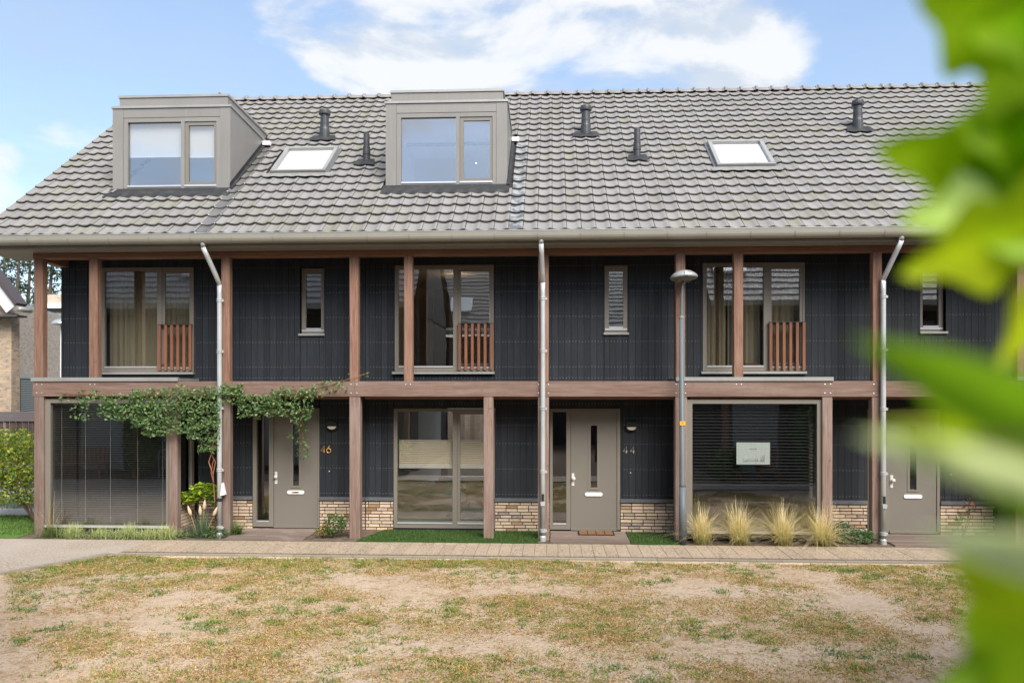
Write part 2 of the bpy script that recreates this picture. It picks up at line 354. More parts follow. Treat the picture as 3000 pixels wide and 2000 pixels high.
def np_obj(name, V, Fq, m, parent=None, cols=None, kind=None, smooth=True):
    """V (n,3) array, Fq (m,k) array of equal-sided faces"""
    me = bpy.data.meshes.new(name); V = np.asarray(V, np.float32); Fq = np.asarray(Fq, np.int32)
    me.vertices.add(len(V)); me.vertices.foreach_set('co', V.ravel())
    k = Fq.shape[1]
    me.loops.add(Fq.size); me.loops.foreach_set('vertex_index', Fq.ravel())
    me.polygons.add(len(Fq)); me.polygons.foreach_set('loop_start', np.arange(0, Fq.size, k, dtype=np.int32))
    me.polygons.foreach_set('loop_total', np.full(len(Fq), k, np.int32))
    me.polygons.foreach_set('use_smooth', np.full(len(Fq), smooth))
    me.update(calc_edges=True); me.validate()
    if cols is not None:
        a = me.color_attributes.new('Col', 'FLOAT_COLOR', 'POINT')
        a.data.foreach_set('color', np.c_[np.asarray(cols, np.float32), np.ones(len(V), np.float32)].ravel())
    me.materials.append(m)
    o = link(bpy.data.objects.new(name, me), parent)
    if kind: o['kind'] = kind
    return o
def blades(P, az, H, lean, Wd, segs=3, droop=.35):
    """tapered bent strips; arrays of equal length; returns verts, faces, t per vertex, blade index per vertex"""
    n = len(P); ts = np.linspace(0, 1, segs + 1)
    d = np.c_[np.cos(az), np.sin(az)]; side = np.c_[-np.sin(az), np.cos(az)]
    V = np.zeros((n, segs + 1, 2, 3))
    for i, t in enumerate(ts):
        off = lean * H * (t ** 1.6); z = H * t * (1 - droop * lean * t * t)
        w = Wd * (1 - t ** 1.5) * .5 + .0003
        for k, sg in enumerate((-1, 1)):
            V[:, i, k, 0] = P[:, 0] + d[:, 0] * off + side[:, 0] * w * sg
            V[:, i, k, 1] = P[:, 1] + d[:, 1] * off + side[:, 1] * w * sg
            V[:, i, k, 2] = P[:, 2] + z
    b = np.arange(n)[:, None] * (segs + 1) * 2
    Fq = np.concatenate([np.c_[b + 2 * i, b + 2 * i + 1, b + 2 * i + 3, b + 2 * i + 2] for i in range(segs)])
    T_ = np.tile(np.repeat(ts, 2), n); I = np.repeat(np.arange(n), (segs + 1) * 2)
    return V.reshape(-1, 3), Fq, T_, I
def leaf_cloud(name, C, size, m, parent, col, colvar=.3, flat=.5, kind=None, aspect=.62):
    """folded kite leaves at centres C (n,3); col: base rgb or (n,3)"""
    C = np.asarray(C, float); n = len(C)
    s_ = size * nr.uniform(.65, 1.3, n)
    nrm = nr.normal(size=(n, 3)); nrm[:, 2] += flat * 2; nrm /= np.linalg.norm(nrm, axis=1)[:, None]
    a = nr.normal(size=(n, 3)); a -= nrm * (a * nrm).sum(1)[:, None]; a /= np.linalg.norm(a, axis=1)[:, None]
    b = np.cross(nrm, a)
    h = s_[:, None]
    V = np.stack([C - a * h * .5, C - a * h * .05 + b * h * aspect * .5 + nrm * h * .1, C + a * h * .5 - nrm * h * .08, C - a * h * .05 - b * h * aspect * .5 + nrm * h * .1], 1)
    k = np.arange(n)[:, None] * 4
    Fq = np.concatenate([np.c_[k, k + 1, k + 2], np.c_[k, k + 2, k + 3]])
    c = np.broadcast_to(np.asarray(col, float), (n, 3)) * (1 + colvar * nr.uniform(-1, 1, (n, 1))) * (1 + .12 * nr.uniform(-1, 1, (n, 3)))
    return np_obj(name, V.reshape(-1, 3), Fq, m, parent, np.repeat(c, 4, 0), kind, smooth=False)
UB = MB().box(0, 1, 0, 1, 0, 1)
_ub = {}
def ubox(name, m, parent, x0, x1, y0, y1, z0, z1):
    """a plain piece that shares one unit-box mesh per material"""
    if m.name not in _ub: _ub[m.name] = UB.mesh(name, m)
    o = bpy.data.objects.new(name, _ub[m.name]); o.location = (x0, y0, z0); o.scale = (x1 - x0, y1 - y0, z1 - z0)
    return link(o, parent)
def bx(name, m, parent, x0, x1, y0, y1, z0, z1, kind=None): return MB().box(x0, x1, y0, y1, z0, z1).build(name, m, parent, kind=kind)
def fontmesh(name, text, size, m, parent, M4, depth=.002):
    c = bpy.data.curves.new(name, 'FONT'); c.body = text; c.size = size; c.extrude = depth; c.align_x = 'CENTER'; c.align_y = 'CENTER'
    o = bpy.data.objects.new(name, c); COL.objects.link(o)
    me = bpy.data.meshes.new_from_object(o.evaluated_get(bpy.context.evaluated_depsgraph_get()))
    bpy.data.objects.remove(o); me.materials.clear(); me.materials.append(m); me.transform(M4)
    return link(bpy.data.objects.new(name, me), parent)
def up(x, y, z): return Matrix.Translation((x, y, z)) @ Matrix.Rotation(math.pi / 2, 4, 'X')

# ================================================================== SETTING
bx('ground', mat('distant_ground', (.16, .15, .09), .95, .1, layers=(((.3, .3, .3), (.10, .12, .05), .4, .7, .8),)), None, -300, 300, -200, 400, -.3, -.10, 'structure')
PATH0, PATH1 = -1.22, -2.33            # house-side and lawn-side edge of the paved path
LW = [(-7.46, PATH1), (-8.38, -3.91), (-10.6, -7.7), (-10.85, -8.14), (-10.85, -8.15)]     # where the paving meets the lawn on the left
# dry lawn
def lawn_h(x, y): return -.045 + .03 * (noise.noise(Vector((x * .35, y * .35, 2.0))) + .5 * noise.noise(Vector((x * 1.1, y * 1.1, 5.0))))
def lawn_left(y):
    for (xa, ya), (xb, yb) in zip(LW, LW[1:]):
        if ya >= y >= yb: return xa + (xb - xa) * (ya - y) / (ya - yb)
    return -14.5
nx, ny = 150, 110
Vv = []; Fv = []
for j in range(ny + 1):
    y = PATH1 - .06 - (j / ny) ** 1.15 * 5.74
    xl = lawn_left(y) + .06
    for i in range(nx + 1):
        x = xl + (16 - xl) * i / nx; Vv.append((x, y, lawn_h(x, y) if 0 < j else -.03))
for j in range(ny):
    for i in range(nx): a = j * (nx + 1) + i; Fv.append((a, a + nx + 1, a + nx + 2, a + 1))
np_obj('lawn', Vv, Fv, m_sand, None, None, 'structure')
# green density map shared by the tufts
def green(x, y):
    g = noise.fractal(Vector((x * .55, y * .8, .3)), 1, 2, 3) * .5 + .12
    d = PATH1 - y
    g += 1.15 * math.exp(-(d / .62) ** 2) * (1 if x < 1.0 else .30)            # greener along the path edge
    e = (x - lawn_left(y))
    g += .5 * math.exp(-(e / .5) ** 2)
    q = onZ(2130, 1325); g += .9 * math.exp(-(((x - q.x) / 1.0) ** 2 + ((y - q.y) / .5) ** 2))
    # trodden bare track on the right
    a, b_ = onZ(1820, 1300), onZ(2230, 1500); ab = Vector((b_.x - a.x, b_.y - a.y)); t = max(0, min(1, (Vector((x - a.x, y - a.y)).dot(ab)) / ab.length_squared))
    dd = (Vector((x - a.x, y - a.y)) - ab * t).length
    g -= .9 * math.exp(-(dd / .32) ** 2)
    q = onZ(1500, 1330); g -= .4 * math.exp(-(((x - q.x) / 2.2) ** 2 + ((y - q.y) / .7) ** 2))
    return g
GREENS = np.array([(.13, .22, .04), (.18, .26, .045), (.25, .29, .06), (.09, .175, .05), (.29, .29, .07), (.13, .225, .08)])
BROWNS = np.array([(.50, .32, .12), (.44, .24, .09), (.36, .16, .065), (.60, .43, .21), (.22, .12, .06), (.54, .30, .10), (.36, .34, .09), (.30, .30, .08)])
def scatter(n):
    dpt = 7.05 + 6.0 * nr.random(n) ** .85
    return np.c_[(nr.uniform(-.72, .66, n)) * dpt * 1.02 + .2, dpt - DW]
PP = []; CC = []; HH = []; LN = []; WW = []
def strands(x, y, z, n, sp, h, ln, wd, cols):
    q = nr.normal(0, sp, (n, 2)); PP.append(np.c_[x + q[:, 0], y + q[:, 1], np.full(n, z)])
    HH.append(h * nr.uniform(.45, 1.2, n)); LN.append(nr.uniform(*ln, n)); WW.append(nr.uniform(*wd, n)); CC.append(cols[nr.integers(0, len(cols), n)] * nr.uniform(.78, 1.22, (n, 1)))
for x, y in scatter(15000):                        # leafy green tufts
    if y > PATH1 - .05 or x < lawn_left(y) + .03: continue
    g = green(x, y)
    if nr.random() > g * .85 + .12: continue
    z = lawn_h(x, y) - .004; s_ = nr.uniform(.3, .75) * (1.8 if nr.random() < .08 else 1)
    gc = GREENS[[nr.integers(6), nr.integers(6)]]
    if nr.random() < .25: gc = np.r_[gc, BROWNS[[3, 5]]]
    strands(x, y, z, int(44 * s_ * s_) + 8, .060 * s_, .042 * s_, (.4, 2.0), (.007, .015), gc)
    if nr.random() < .12: strands(x, y, z, 7, .05, .09, (.1, .6), (.005, .008), GREENS[[2, 4]])
for x, y in scatter(34000):                        # matted dry straw and small weeds
    if y > PATH1 - .04 or x < lawn_left(y) + .02: continue
    b_ = noise.fractal(Vector((x * .8 + 9, y * 1.1, 4.)), 1, 2, 3) + .55 * green(x, y)
    if nr.random() > b_ * 1.15 + .34: continue
    z = lawn_h(x, y) - .002
    strands(x, y, z, 9, .07, .020, (.8, 3.0), (.006, .014), BROWNS)
    if nr.random() < .5: strands(x, y, z, 5, .05, .026, (.3, 1.3), (.007, .012), np.r_[GREENS[[2, 4]], BROWNS[[0, 3]]])
P = np.concatenate(PP); C0 = np.concatenate(CC); n_ = len(P)
V, Fq, T_, I = blades(P, nr.uniform(0, 6.283, n_), np.concatenate(HH), np.concatenate(LN), np.concatenate(WW), 2, .15)
g_o = np_obj('lawn_grass', V, Fq, m_grass, None, C0[I] * (.8 + .35 * T_)[:, None], 'stuff')
tag(g_o, 'sparse green tufts and dry brown straw scattered over the sandy lawn', 'grass')
# paving
pv = MB().slab([(-60, PATH0), (-60, -8.148)] + LW[::-1][1:] + [(-7.46, PATH1), (-7.3, PATH1), (-7.3, PATH0)], -.09, -.004).build('paved_road', m_pave, None, kind='structure')
pa = MB().box(-7.298, 30, PATH1, PATH0, -.09, -.012).build('path', m_joint, None, kind='structure')
x = -7.29
while x < 10.4:
    w_ = .2
    for (ya, yb) in ((PATH0 - .003, -1.46), (-1.466, -2.2)):
        ubox('paving_slab', m_slab, pa, x + .003, x + w_ - .003, yb, ya, -.03, rnd.uniform(-.0015, .0025))
    x += w_
x = -7.29
while x < 10.4:
    ubox('kerb_stone', m_kerb, pa, x + .004, x + .996, PATH1 - .045, PATH1 + .04, -.06, -.006 + rnd.uniform(-.003, .003)); x += 1.0
for (xa, ya), (xb, yb) in zip(LW[:3], LW[1:3]):
    L_ = math.hypot(xb - xa, yb - ya); n_ = int(L_)
    for k in range(n_):
        o = ubox('kerb_stone', m_kerb, pv, 0, L_ / n_ - .008, -.045, .045, -.06, -.002); ang = math.atan2(yb - ya, xb - xa)
        o.rotation_euler.z = ang; o.location = (xa + (xb - xa) * k / n_ + .045 * math.sin(ang), ya + (yb - ya) * k / n_ - .045 * math.cos(ang), -.06)
bx('garden_bed', m_soil, None, -9.9, 30, PATH0 + .002, .5, -.09, -.008, 'structure')
# left of the houses: verge grass, pale strip, gravel bed
gv = MB().slab([(-40, 1.18), (-40, -1.0), (-10.6, -1.05), (-9.92, -1.15), (-9.92, 1.30)], -.09, -.002).build('grass_verge', m_lawnbase, None, kind='structure')
Pg = np.c_[nr.uniform(-13.2, -9.92, 9000), nr.uniform(-1.05, 1.25, 9000), np.full(9000, -.004)]
Pg = Pg[~((Pg[:, 0] > -10.6) & (Pg[:, 1] < -.9))]
n_ = len(Pg)
V, Fq, T_, I = blades(Pg, nr.uniform(0, 6.28, n_), nr.uniform(.03, .07, n_), nr.uniform(.1, .9, n_), np.full(n_, .012), 2)
tag(np_obj('verge_grass', V, Fq, m_grass, None, np.array([(.12, .215, .045)])[np.zeros(len(I), int)] * (.75 + .5 * nr.random(n_)[I])[:, None], 'stuff'), 'lush green mown grass beside the corner post', 'grass')
MB().slab([(-40, 2.0), (-40, 1.2), (-9.9, 1.32), (-9.9, 2.2)], -.09, .02).build('garden_path', mat('pale_path', (.5, .48, .45), .9, .1, layers=(((30, 30, 30), (.36, .35, .33), .4, .7, .7),)), None, kind='structure')
MB().slab([(-40, 8), (-40, 2.02), (-9.9, 2.22), (-9.9, 8)], -.09, .04).build('gravel_bed', mat('grey_gravel', (.30, .32, .28), .95, .1, layers=(((25, 25, 25), (.42, .45, .40), .45, .65, .8), ((5, 5, 5), (.2, .24, .17), .45, .7, .6)), bump=((30, 30, 30), 1, .05)), None, kind='structure')

# ================================================================== THE TERRACE
EY, EZ, GA, GB = -1.2, 5.563, .2855, .2217            # eave edge of the roof plane, and step back / up for one tile course
NROW = 21; GL = math.hypot(GA, GB); RA = math.atan2(GB, GA)
TW, X0T = .2605, -10.67                                 # tile cover width, left verge
SU = Vector((0, GA / GL, GB / GL)); NU = Vector((0, -GB / GL, GA / GL))
def rp(x, w, n=0.): return Vector((x, EY, EZ)) + SU * w + NU * n
def roofz(y): return EZ + (y - EY) * GB / GA
RIDGE = rp(0, NROW * GL)
def tile_mb(mats3=False):
    us = [0, .07, .18, .32, .47, .6, .7, .78, .88, .96, 1.0]
    hs = [.003, -.003, -.009, -.0135, -.0145, -.011, -.004, .004, .0095, .0085, .003]
    wd = TW - .005; k = len(us); L = .405; b = MB(); th = .034
    vs_ = []
    for w, base in ((0, .050), (.016, .056), (L, .014)):
        for u, h in zip(us, hs): vs_.append((u * wd, w, base + h * 1.25 - (.006 if w == 0 else 0)))
    for u, h in zip(us, hs): vs_.append((u * wd, .003, .050 + h * 1.25 - th))
    fs = []; mi = []
    for i in range(k - 1):
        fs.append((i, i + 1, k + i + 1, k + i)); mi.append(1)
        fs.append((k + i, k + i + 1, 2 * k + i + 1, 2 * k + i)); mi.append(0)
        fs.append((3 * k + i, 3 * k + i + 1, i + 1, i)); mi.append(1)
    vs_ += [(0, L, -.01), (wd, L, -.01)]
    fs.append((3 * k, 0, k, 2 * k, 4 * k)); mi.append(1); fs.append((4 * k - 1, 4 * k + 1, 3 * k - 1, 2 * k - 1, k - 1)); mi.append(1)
    b.v = vs_; b.f = fs; b.mi = mi
    return b
TILE = tile_mb()
ME_TILE = TILE.mesh('roof_tile', [m_tile, m_tile_moss_shade], False)
ME_WET = TILE.mesh('wet_roof_tile', [m_tile_wet, m_tile_wet], False)
ME_ALU = TILE.mesh('valley_flashing', [mat('bright_valley_metal', (.34, .35, .36), .25, .6, .2, layers=(((5, 5, 9), (.12, .12, .12), .45, .58, .9),)), m_tile_moss_shade], False)
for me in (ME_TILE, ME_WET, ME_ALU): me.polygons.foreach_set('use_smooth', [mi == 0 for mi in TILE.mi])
ROT = Matrix(((1, 0, 0), (0, SU.y, NU.y), (0, SU.z, NU.z))).to_4x4()
# roof openings (x0, x1, y0, y1)
DORM = {'46': (-8.94, -6.49), '44': (-3.32, -.88)}
DY0, DY1 = .35, 2.45
SKYL = {'46': -5.27, '42': 3.93}
def tile_hidden(xc, yc):
    for a, b_ in DORM.values():
        if a - .02 < xc < b_ + .02 and DY0 - .25 < yc < DY1 + .02: return True
    for c_ in SKYL.values():
        if abs(xc - c_) < .60 and .76 < yc < 2.0: return True
    return False
def house(num, x0, x1, label):
    h = thing('terraced_house', label, 'house', ((x0 + x1) / 2, 0, 0), 'terraced houses in the row')
    return h
HS = {'46': house('46', -9.80, -3.645, 'end house of the dark timber terrace, numbered 46, with vine over its bay window'),
      '44': house('44', -3.645, 2.35, 'middle house of the terrace numbered 44 with dormer and green turf mat in front'),
      '42': house('42', 2.35, 8.34, 'terrace house without dormer, straw-coloured grasses before its bay window'),
      '40': house('40', 8.34, 14.4, 'terrace house mostly hidden behind the near leaves, beyond the last downpipe')}
XR = {'46': (-9.80, -3.645), '44': (-3.645, 2.35), '42': (2.35, 8.34), '40': (8.34, 14.4)}
VIEWR = 9.6
U_OPEN = [(-8.98, -7.08, 3.08, 5.17), (-4.95, -4.47, 3.80, 5.14), (-3.07, -1.12, 3.08, 5.17), (1.02, 1.465, 3.79, 5.14), (2.89, 4.82, 3.08, 5.17), (6.97, 7.44, 3.80, 5.14), (8.95, 10.85, 3.08, 5.17)]
G_OPEN = [(-9.9, -7.0, -.1, 2.7), (-5.895, -4.555, -.1, 2.375), (-3.09, -1.10, -.1, 2.375), (-.04, 1.325, -.1, 2.375), (2.34, 4.98, -.1, 2.7), (5.985, 7.33, -.1, 2.375), (8.33, 10.98, -.1, 2.7), (12.0, 13.3, -.1, 2.375)]
BW = .1235
def boards(wall, xa, xb, z0, z1, opens, zj, screws, zrows):
    c0 = int(math.floor((xa + 20) / BW)) - 1
    for ci in range(c0, c0 + int((xb - xa) / BW) + 4):
        a, b_ = max(-20 + ci * BW, xa), min(-20 + (ci + 1) * BW, xb)
        if b_ - a < .01: continue
        cuts = sorted({a, b_} | {v for o in opens for v in o[:2] if a + .004 < v < b_ - .004 and o[2] < z1 and o[3] > z0})
        for p, q in zip(cuts, cuts[1:]):
            if q - p < .012: continue
            m_ = (p + q) / 2; segs = [(z0, z1)]
            for o in opens:
                if o[0] < m_ < o[1]:
                    segs = [s_ for (u, v) in segs for s_ in ((u, min(v, o[2])), (max(u, o[3]), v)) if s_[1] - s_[0] > .015]
            if ci % 2 == 0: segs = [s_ for (u, v) in segs for s_ in (((u, zj), (zj + .004, v)) if u + .05 < zj < v - .05 else ((u, v),))]
            for (u, v) in segs:
                if p > VIEWR + 1.5: continue
                y_ = rnd.uniform(-.002, .002)
                ubox('board', m_board, wall, p + .0022, q - .0022, y_, .022, u + .001, v - .001)
                if q - p > .08:
                    for zr in zrows:
                        if u + .02 < zr < v - .02:
                            for fx in (.26, .74):
                                cx, cz = p + (q - p) * fx, zr + rnd.uniform(-.004, .004); r_ = .0054
                                screws.add([(cx + r_ * math.cos(t), y_ - .0025, cz + r_ * math.sin(t)) for t in (0, 1.05, 2.09, 3.14, 4.19, 5.24)], [(5, 4, 3, 2, 1, 0)])
ZR_U = [2.97, 3.185, 3.672, 4.159, 4.646, 4.79, 5.14]
ZR_G = [.71, 1.205, 1.695, 2.055, 2.19, 2.47]
def brickwork(h, sections, courses=9):
    ch = .0635
    for (xa, xb) in sections:
        pl = MB().box(xa, xb, .004, .10, -.06, .571).build('brick_plinth', m_mortar, h)
        for k in range(courses):
            z = -.002 + k * ch; x = xa - rnd.choice((0, .06, .11, .16))
            while x < xb:
                a, b_ = max(x, xa) + .001, min(x + .205, xb) - .001
                if b_ - a > .025:
                    r_ = rnd.random(); m_ = m_b[0] if r_ < .60 else m_b[3] if r_ < .85 else m_b[1] if r_ < .95 else m_b[2]
                    ubox('brick', m_, pl, a, b_, -.014 + rnd.uniform(-.004, .004), .02, z + rnd.uniform(0, .003), z + ch - .0165 + rnd.uniform(-.002, .002))
                x += .2175
        ubox('stone_sill', m_stone, pl, xa - .003, xb + .003, -.045, .06, .573, .64)
SECT = {'46': [(-6.98, -5.9), (-4.55, -3.655)], '44': [(-3.635, -3.095), (-1.095, -.045), (1.33, 2.335)], '42': [(4.985, 5.98), (7.335, 8.325)], '40': [(10.985, 11.99)]}
for k, h in HS.items():
    xa, xb = XR[k]
    scr = MB()
    wu = MB().grid(xa, xb, 2.66, 5.34, U_OPEN, .024, .12).build('upper_wall', m_gap, h)
    boards(wu, xa + .001, xb - .001, 2.86, 5.32, U_OPEN, 4.70, scr, ZR_U)
    wg = MB().grid(xa, xb, .565, 2.66, G_OPEN, .024, .12).build('lower_wall', m_gap, h)
    boards(wg, xa + .001, xb - .001, .642, 2.655, G_OPEN, 2.12, scr, ZR_G)
    if scr.f: scr.build('screw_heads', m_screw, h, kind='stuff')
    brickwork(h, SECT[k])
# shell of the end house: gable cladding, back wall
gp = [(.12, -.06), (9.6, -.06), (9.6, 5.25), (RIDGE.y, RIDGE.z - .2), (.12, roofz(.12) - .12)]
MB().prismx(gp, -9.80, -9.70).build('gable_wall', m_board, HS['46'])
MB().prismx(gp, 14.2, 14.3).build('gable_wall', m_board, HS['40'])
for k, h in HS.items():
    MB().grid(XR[k][0] + .11, XR[k][1] - .11, -.06, 5.25, [(-3.3, 1.8, .02, 2.4)] if k == '44' else [], 9.5, 9.6).build('rear_wall', m_board, h)
    # rear roof slope
    xa, xb = XR[k]; xa = X0T if k == '46' else xa; xb = 15.2 if k == '40' else xb
    b = MB(); b.add([(xa, RIDGE.y, RIDGE.z), (xb, RIDGE.y, RIDGE.z), (xb, 10.8, EZ), (xa, 10.8, EZ), (xa, RIDGE.y, RIDGE.z - .1), (xb, RIDGE.y, RIDGE.z - .1), (xb, 10.8, EZ - .1), (xa, 10.8, EZ - .1)],
                    [(0, 1, 2, 3), (7, 6, 5, 4), (0, 3, 7, 4), (1, 5, 6, 2), (3, 2, 6, 7)]).build('rear_roof', m_tile, h)
# ---- tiles
for k, h in HS.items():
    xa, xb = XR[k]; xa = X0T if k == '46' else xa; xb = 15.2 if k == '40' else xb
    holes = [(a, b_) for a, b_ in DORM.values()]
    wy = lambda y: (y - EY) / GA * GL
    deck = MB().grid(xa, xb, .02, NROW * GL, [(a + .03, b_ - .03, wy(DY0 + .03), wy(DY1 - .1)) for a, b_ in DORM.values()], 0, .1)
    deck.v = [tuple(rp(p[0], p[2], -.012 - p[1])) for p in deck.v]
    roof = deck.build('roof', m_under, h)
    cells = []
    for c_ in range(int((15.2 - X0T) / TW)):
        xl = X0T + c_ * TW; xc = xl + TW / 2
        if not (xa <= xc < xb): continue
        for r_ in range(NROW):
            yc = EY + (r_ + .5) * GA
            if tile_hidden(xc, yc): continue
            cells.append((r_, c_, xl, xc, yc))
    single = set()
    near = sorted([q for q in cells if q[3] < VIEWR and q[3] > -10.8], key=lambda q: q[0])[:300] if k != '40' else [q for q in cells if q[3] < 9.4]
    single = {(q[0], q[1]) for q in near}
    rest = MB()
    for (r_, c_, xl, xc, yc) in cells:
        M4 = Matrix.Translation(rp(xl + rnd.uniform(-.002, .002), r_ * GL + rnd.uniform(-.005, .005), rnd.uniform(-.002, .003))) @ ROT @ Matrix.Rotation(rnd.gauss(0, .006), 4, 'Z')
        wet = (abs(xc + .74) < .131 and yc < 2.2) or (abs(xc + 6.40) < .131 and yc < 2.2)
        if (r_, c_) in single:
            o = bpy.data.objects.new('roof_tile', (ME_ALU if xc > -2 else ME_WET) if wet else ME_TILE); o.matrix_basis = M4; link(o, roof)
        else:
            rest.v += [tuple(M4 @ Vector(v)) for v in TILE.v]; n0 = len(rest.v) - len(TILE.v)
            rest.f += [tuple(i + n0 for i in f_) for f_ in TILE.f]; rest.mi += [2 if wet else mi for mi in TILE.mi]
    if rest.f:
        o = rest.build('roof_tiles', [m_tile, m_tile_moss_shade, m_tile_wet], roof, kind='stuff')
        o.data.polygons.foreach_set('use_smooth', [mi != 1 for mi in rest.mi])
    # ridge caps
    cap = MB(); n_ = 9
    prof = [(0, .105, .0), (.05, .105, .0), (.055, .128, .012), (.11, .128, .012), (.115, .104, 0), (.40, .096, 0)]
    for (x_, r_, dz) in prof:
        for j in range(n_):
            w_ = math.pi * j / (n_ - 1); cap.v.append((x_, -r_ * math.cos(w_) * 1.15, r_ * math.sin(w_) + dz))
    for i in range(len(prof) - 1):
        for j in range(n_ - 1): cap.f.append((i * n_ + j, i * n_ + j + 1, (i + 1) * n_ + j + 1, (i + 1) * n_ + j)); cap.mi.append(0)
    me_c = cap.mesh('ridge_tile', m_tile, True)
    x = xa
    while x < min(xb, 11):
        o = bpy.data.objects.new('ridge_tile', me_c); o.location = (x, RIDGE.y, RIDGE.z - .005 + rnd.uniform(-.004, .004)); link(o, roof); x += .385
    # eave: gutter, soffit, upper beam
    gp_ = []
    for j in range(11):
        w_ = math.pi * (1 + j / 10); gp_.append((-1.285 + .095 * math.cos(w_), 5.50 + .115 * math.sin(w_)))
    inner = [(-1.285 + .088 * math.cos(math.pi * (2 - j / 10)), 5.50 + .108 * math.sin(math.pi * (2 - j / 10))) for j in range(11)]
    gt = MB().prismx([(-1.385, 5.545), (-1.38, 5.50)] + gp_[1:-1] + [(-1.19, 5.50), (-1.19, 5.56), (-1.196, 5.56)] + inner[1:-1] + [(-1.373, 5.50), (-1.373, 5.552), (-1.385, 5.552)], xa - (.06 if k == '46' else 0), xb).build('gutter', m_gutter, h)
    bx('gutter_lip', m_alu, h, xa - (.06 if k == '46' else 0), xb, -1.392, -1.374, 5.553, 5.562)
    x = xa + .35
    while x < min(xb, 10.2):
        MB().prismx([(-1.285 + .101 * math.cos(math.pi * (1 + j / 10)), 5.50 + .121 * math.sin(math.pi * (1 + j / 10))) for j in range(11)], x, x + .014).build('gutter_joint', m_soffit, gt); x += .76
    bx('soffit', m_soffit, h, xa, xb, -1.19, .02, 5.325, 5.345)
    bx('fascia', m_soffit, h, xa, xb, -1.205, -1.192, 5.33, 5.56)
    MB().cbox(max(xa, -9.80), min(xb, 14.3), -.85, -.69, 5.215, 5.322, .008, 'x').build('eave_beam', m_beamr, h)
    # main beam over the ground floor, lighter one behind it, porch ceiling
    MB().cbox(max(xa, -9.80) + .001, min(xb, 14.3) - .001, -.86, -.76, 2.615, 2.897, .006, 'x').build('main_beam', m_beam, h)
    bx('inner_beam', m_beamr, h, max(xa, -9.80) + .17, min(xb, 14.3) - .01, -.755, -.66, 2.565, 2.80)
    bx('porch_ceiling', m_black, h, max(xa, -9.80) + .01, min(xb, 14.3) - .01, -.655, .02, 2.66, 2.84)
MB().cbox(-9.80, -9.64, -.685, .0, 5.18, 5.318, .006, 'y').build('tie_beam', m_beamr, HS['46'])
# verge trim at the gable end
vt = MB(); 
for (w0, w1) in ((0, NROW * GL),):
    a, b_ = rp(X0T - .03, w0, .03), rp(X0T - .03, w1, .03)
    vt.add([(X0T - .03, a.y, a.z), (X0T + .01, a.y, a.z), (X0T + .01, b_.y, b_.z), (X0T - .03, b_.y, b_.z), (X0T - .03, a.y, a.z - .22), (X0T + .01, a.y, a.z - .22), (X0T + .01, b_.y, b_.z - .22), (X0T - .03, b_.y, b_.z - .22)],
           [(0, 1, 2, 3), (7, 6, 5, 4), (0, 4, 5, 1), (0, 3, 7, 4), (1, 5, 6, 2), (2, 6, 7, 3)])
vt.build('verge_board', m_soffit, HS['46'])
# posts: (house, x, half width, lower?, upper?)
def post(h, x, w, z0, z1, m_, bolts=()):
    o = MB().cbox(x - w, x + w, -.85, -.85 + 2 * w * .92, z0, z1, .009).build('post', m_, h)
    return o
UP = [('46', -9.70, .085), ('46', -8.63, .083), ('46', -6.09, .08), ('46', -3.66, .082), ('44', -2.645, .08), ('44', -.15, .095), ('44', 2.335, .085), ('42', 3.375, .083), ('42', 5.83, .08), ('42', 8.34, .085), ('40', 9.36, .083)]
for k, x, w in UP: post(HS[k], x, w, 2.90, 5.213, m_wood)
GP = [('46', -9.69, .092), ('46', -7.09, .083), ('46', -6.075, .078), ('46', -3.645, .10), ('44', -1.16, .09), ('44', -.15, .10), ('44', 2.345, .105), ('42', 4.95, .09), ('42', 5.83, .095), ('42', 8.33, .10), ('40', 10.94, .09)]
for k, x, w in GP: post(HS[k], x, w, -.02, 2.612, m_woodw)
for k, xs in (('46', (-9.72, -9.62, -8.68, -8.59, -3.71, -3.60)), ('44', (-2.69, -2.60, -.24, -.06, 2.25, 2.42)), ('42', (3.33, 3.42, 4.90, 5.0, 5.76, 8.29, 8.39))):
    for x in xs:
        for z in ((2.84,) if x in (-8.68, -8.59, -2.69, -2.60, 3.33, 3.42) else (2.68, 2.84)):
            MB().lathe([(.014, 0), (.012, .006), (.004, .008)], (0, 0, 0), 10).build('bolt_head', m_alu, HS[k]).matrix_basis = Matrix.Translation((x, -.861, z)) @ Matrix.Rotation(math.pi / 2, 4, 'X')
# flashings on top of the bays
for k, xa, xb in (('46', -9.82, -6.98), ('42', 2.25, 5.05), ('40', 8.24, 11.05)):
    n_ = 3
    for i in range(n_):
        a, b_ = xa + (xb - xa) * i / n_, xa + (xb - xa) * (i + 1) / n_
        bx('bay_roof_trim', m_zincd, HS[k], a + (.001 if i else 0), b_ - .001, -.885, -.835, 2.902, 2.972)
    bx('bay_roof', m_zincd, HS[k], xa + .003, xb - .003, -.832, .015, 2.905, 2.955)
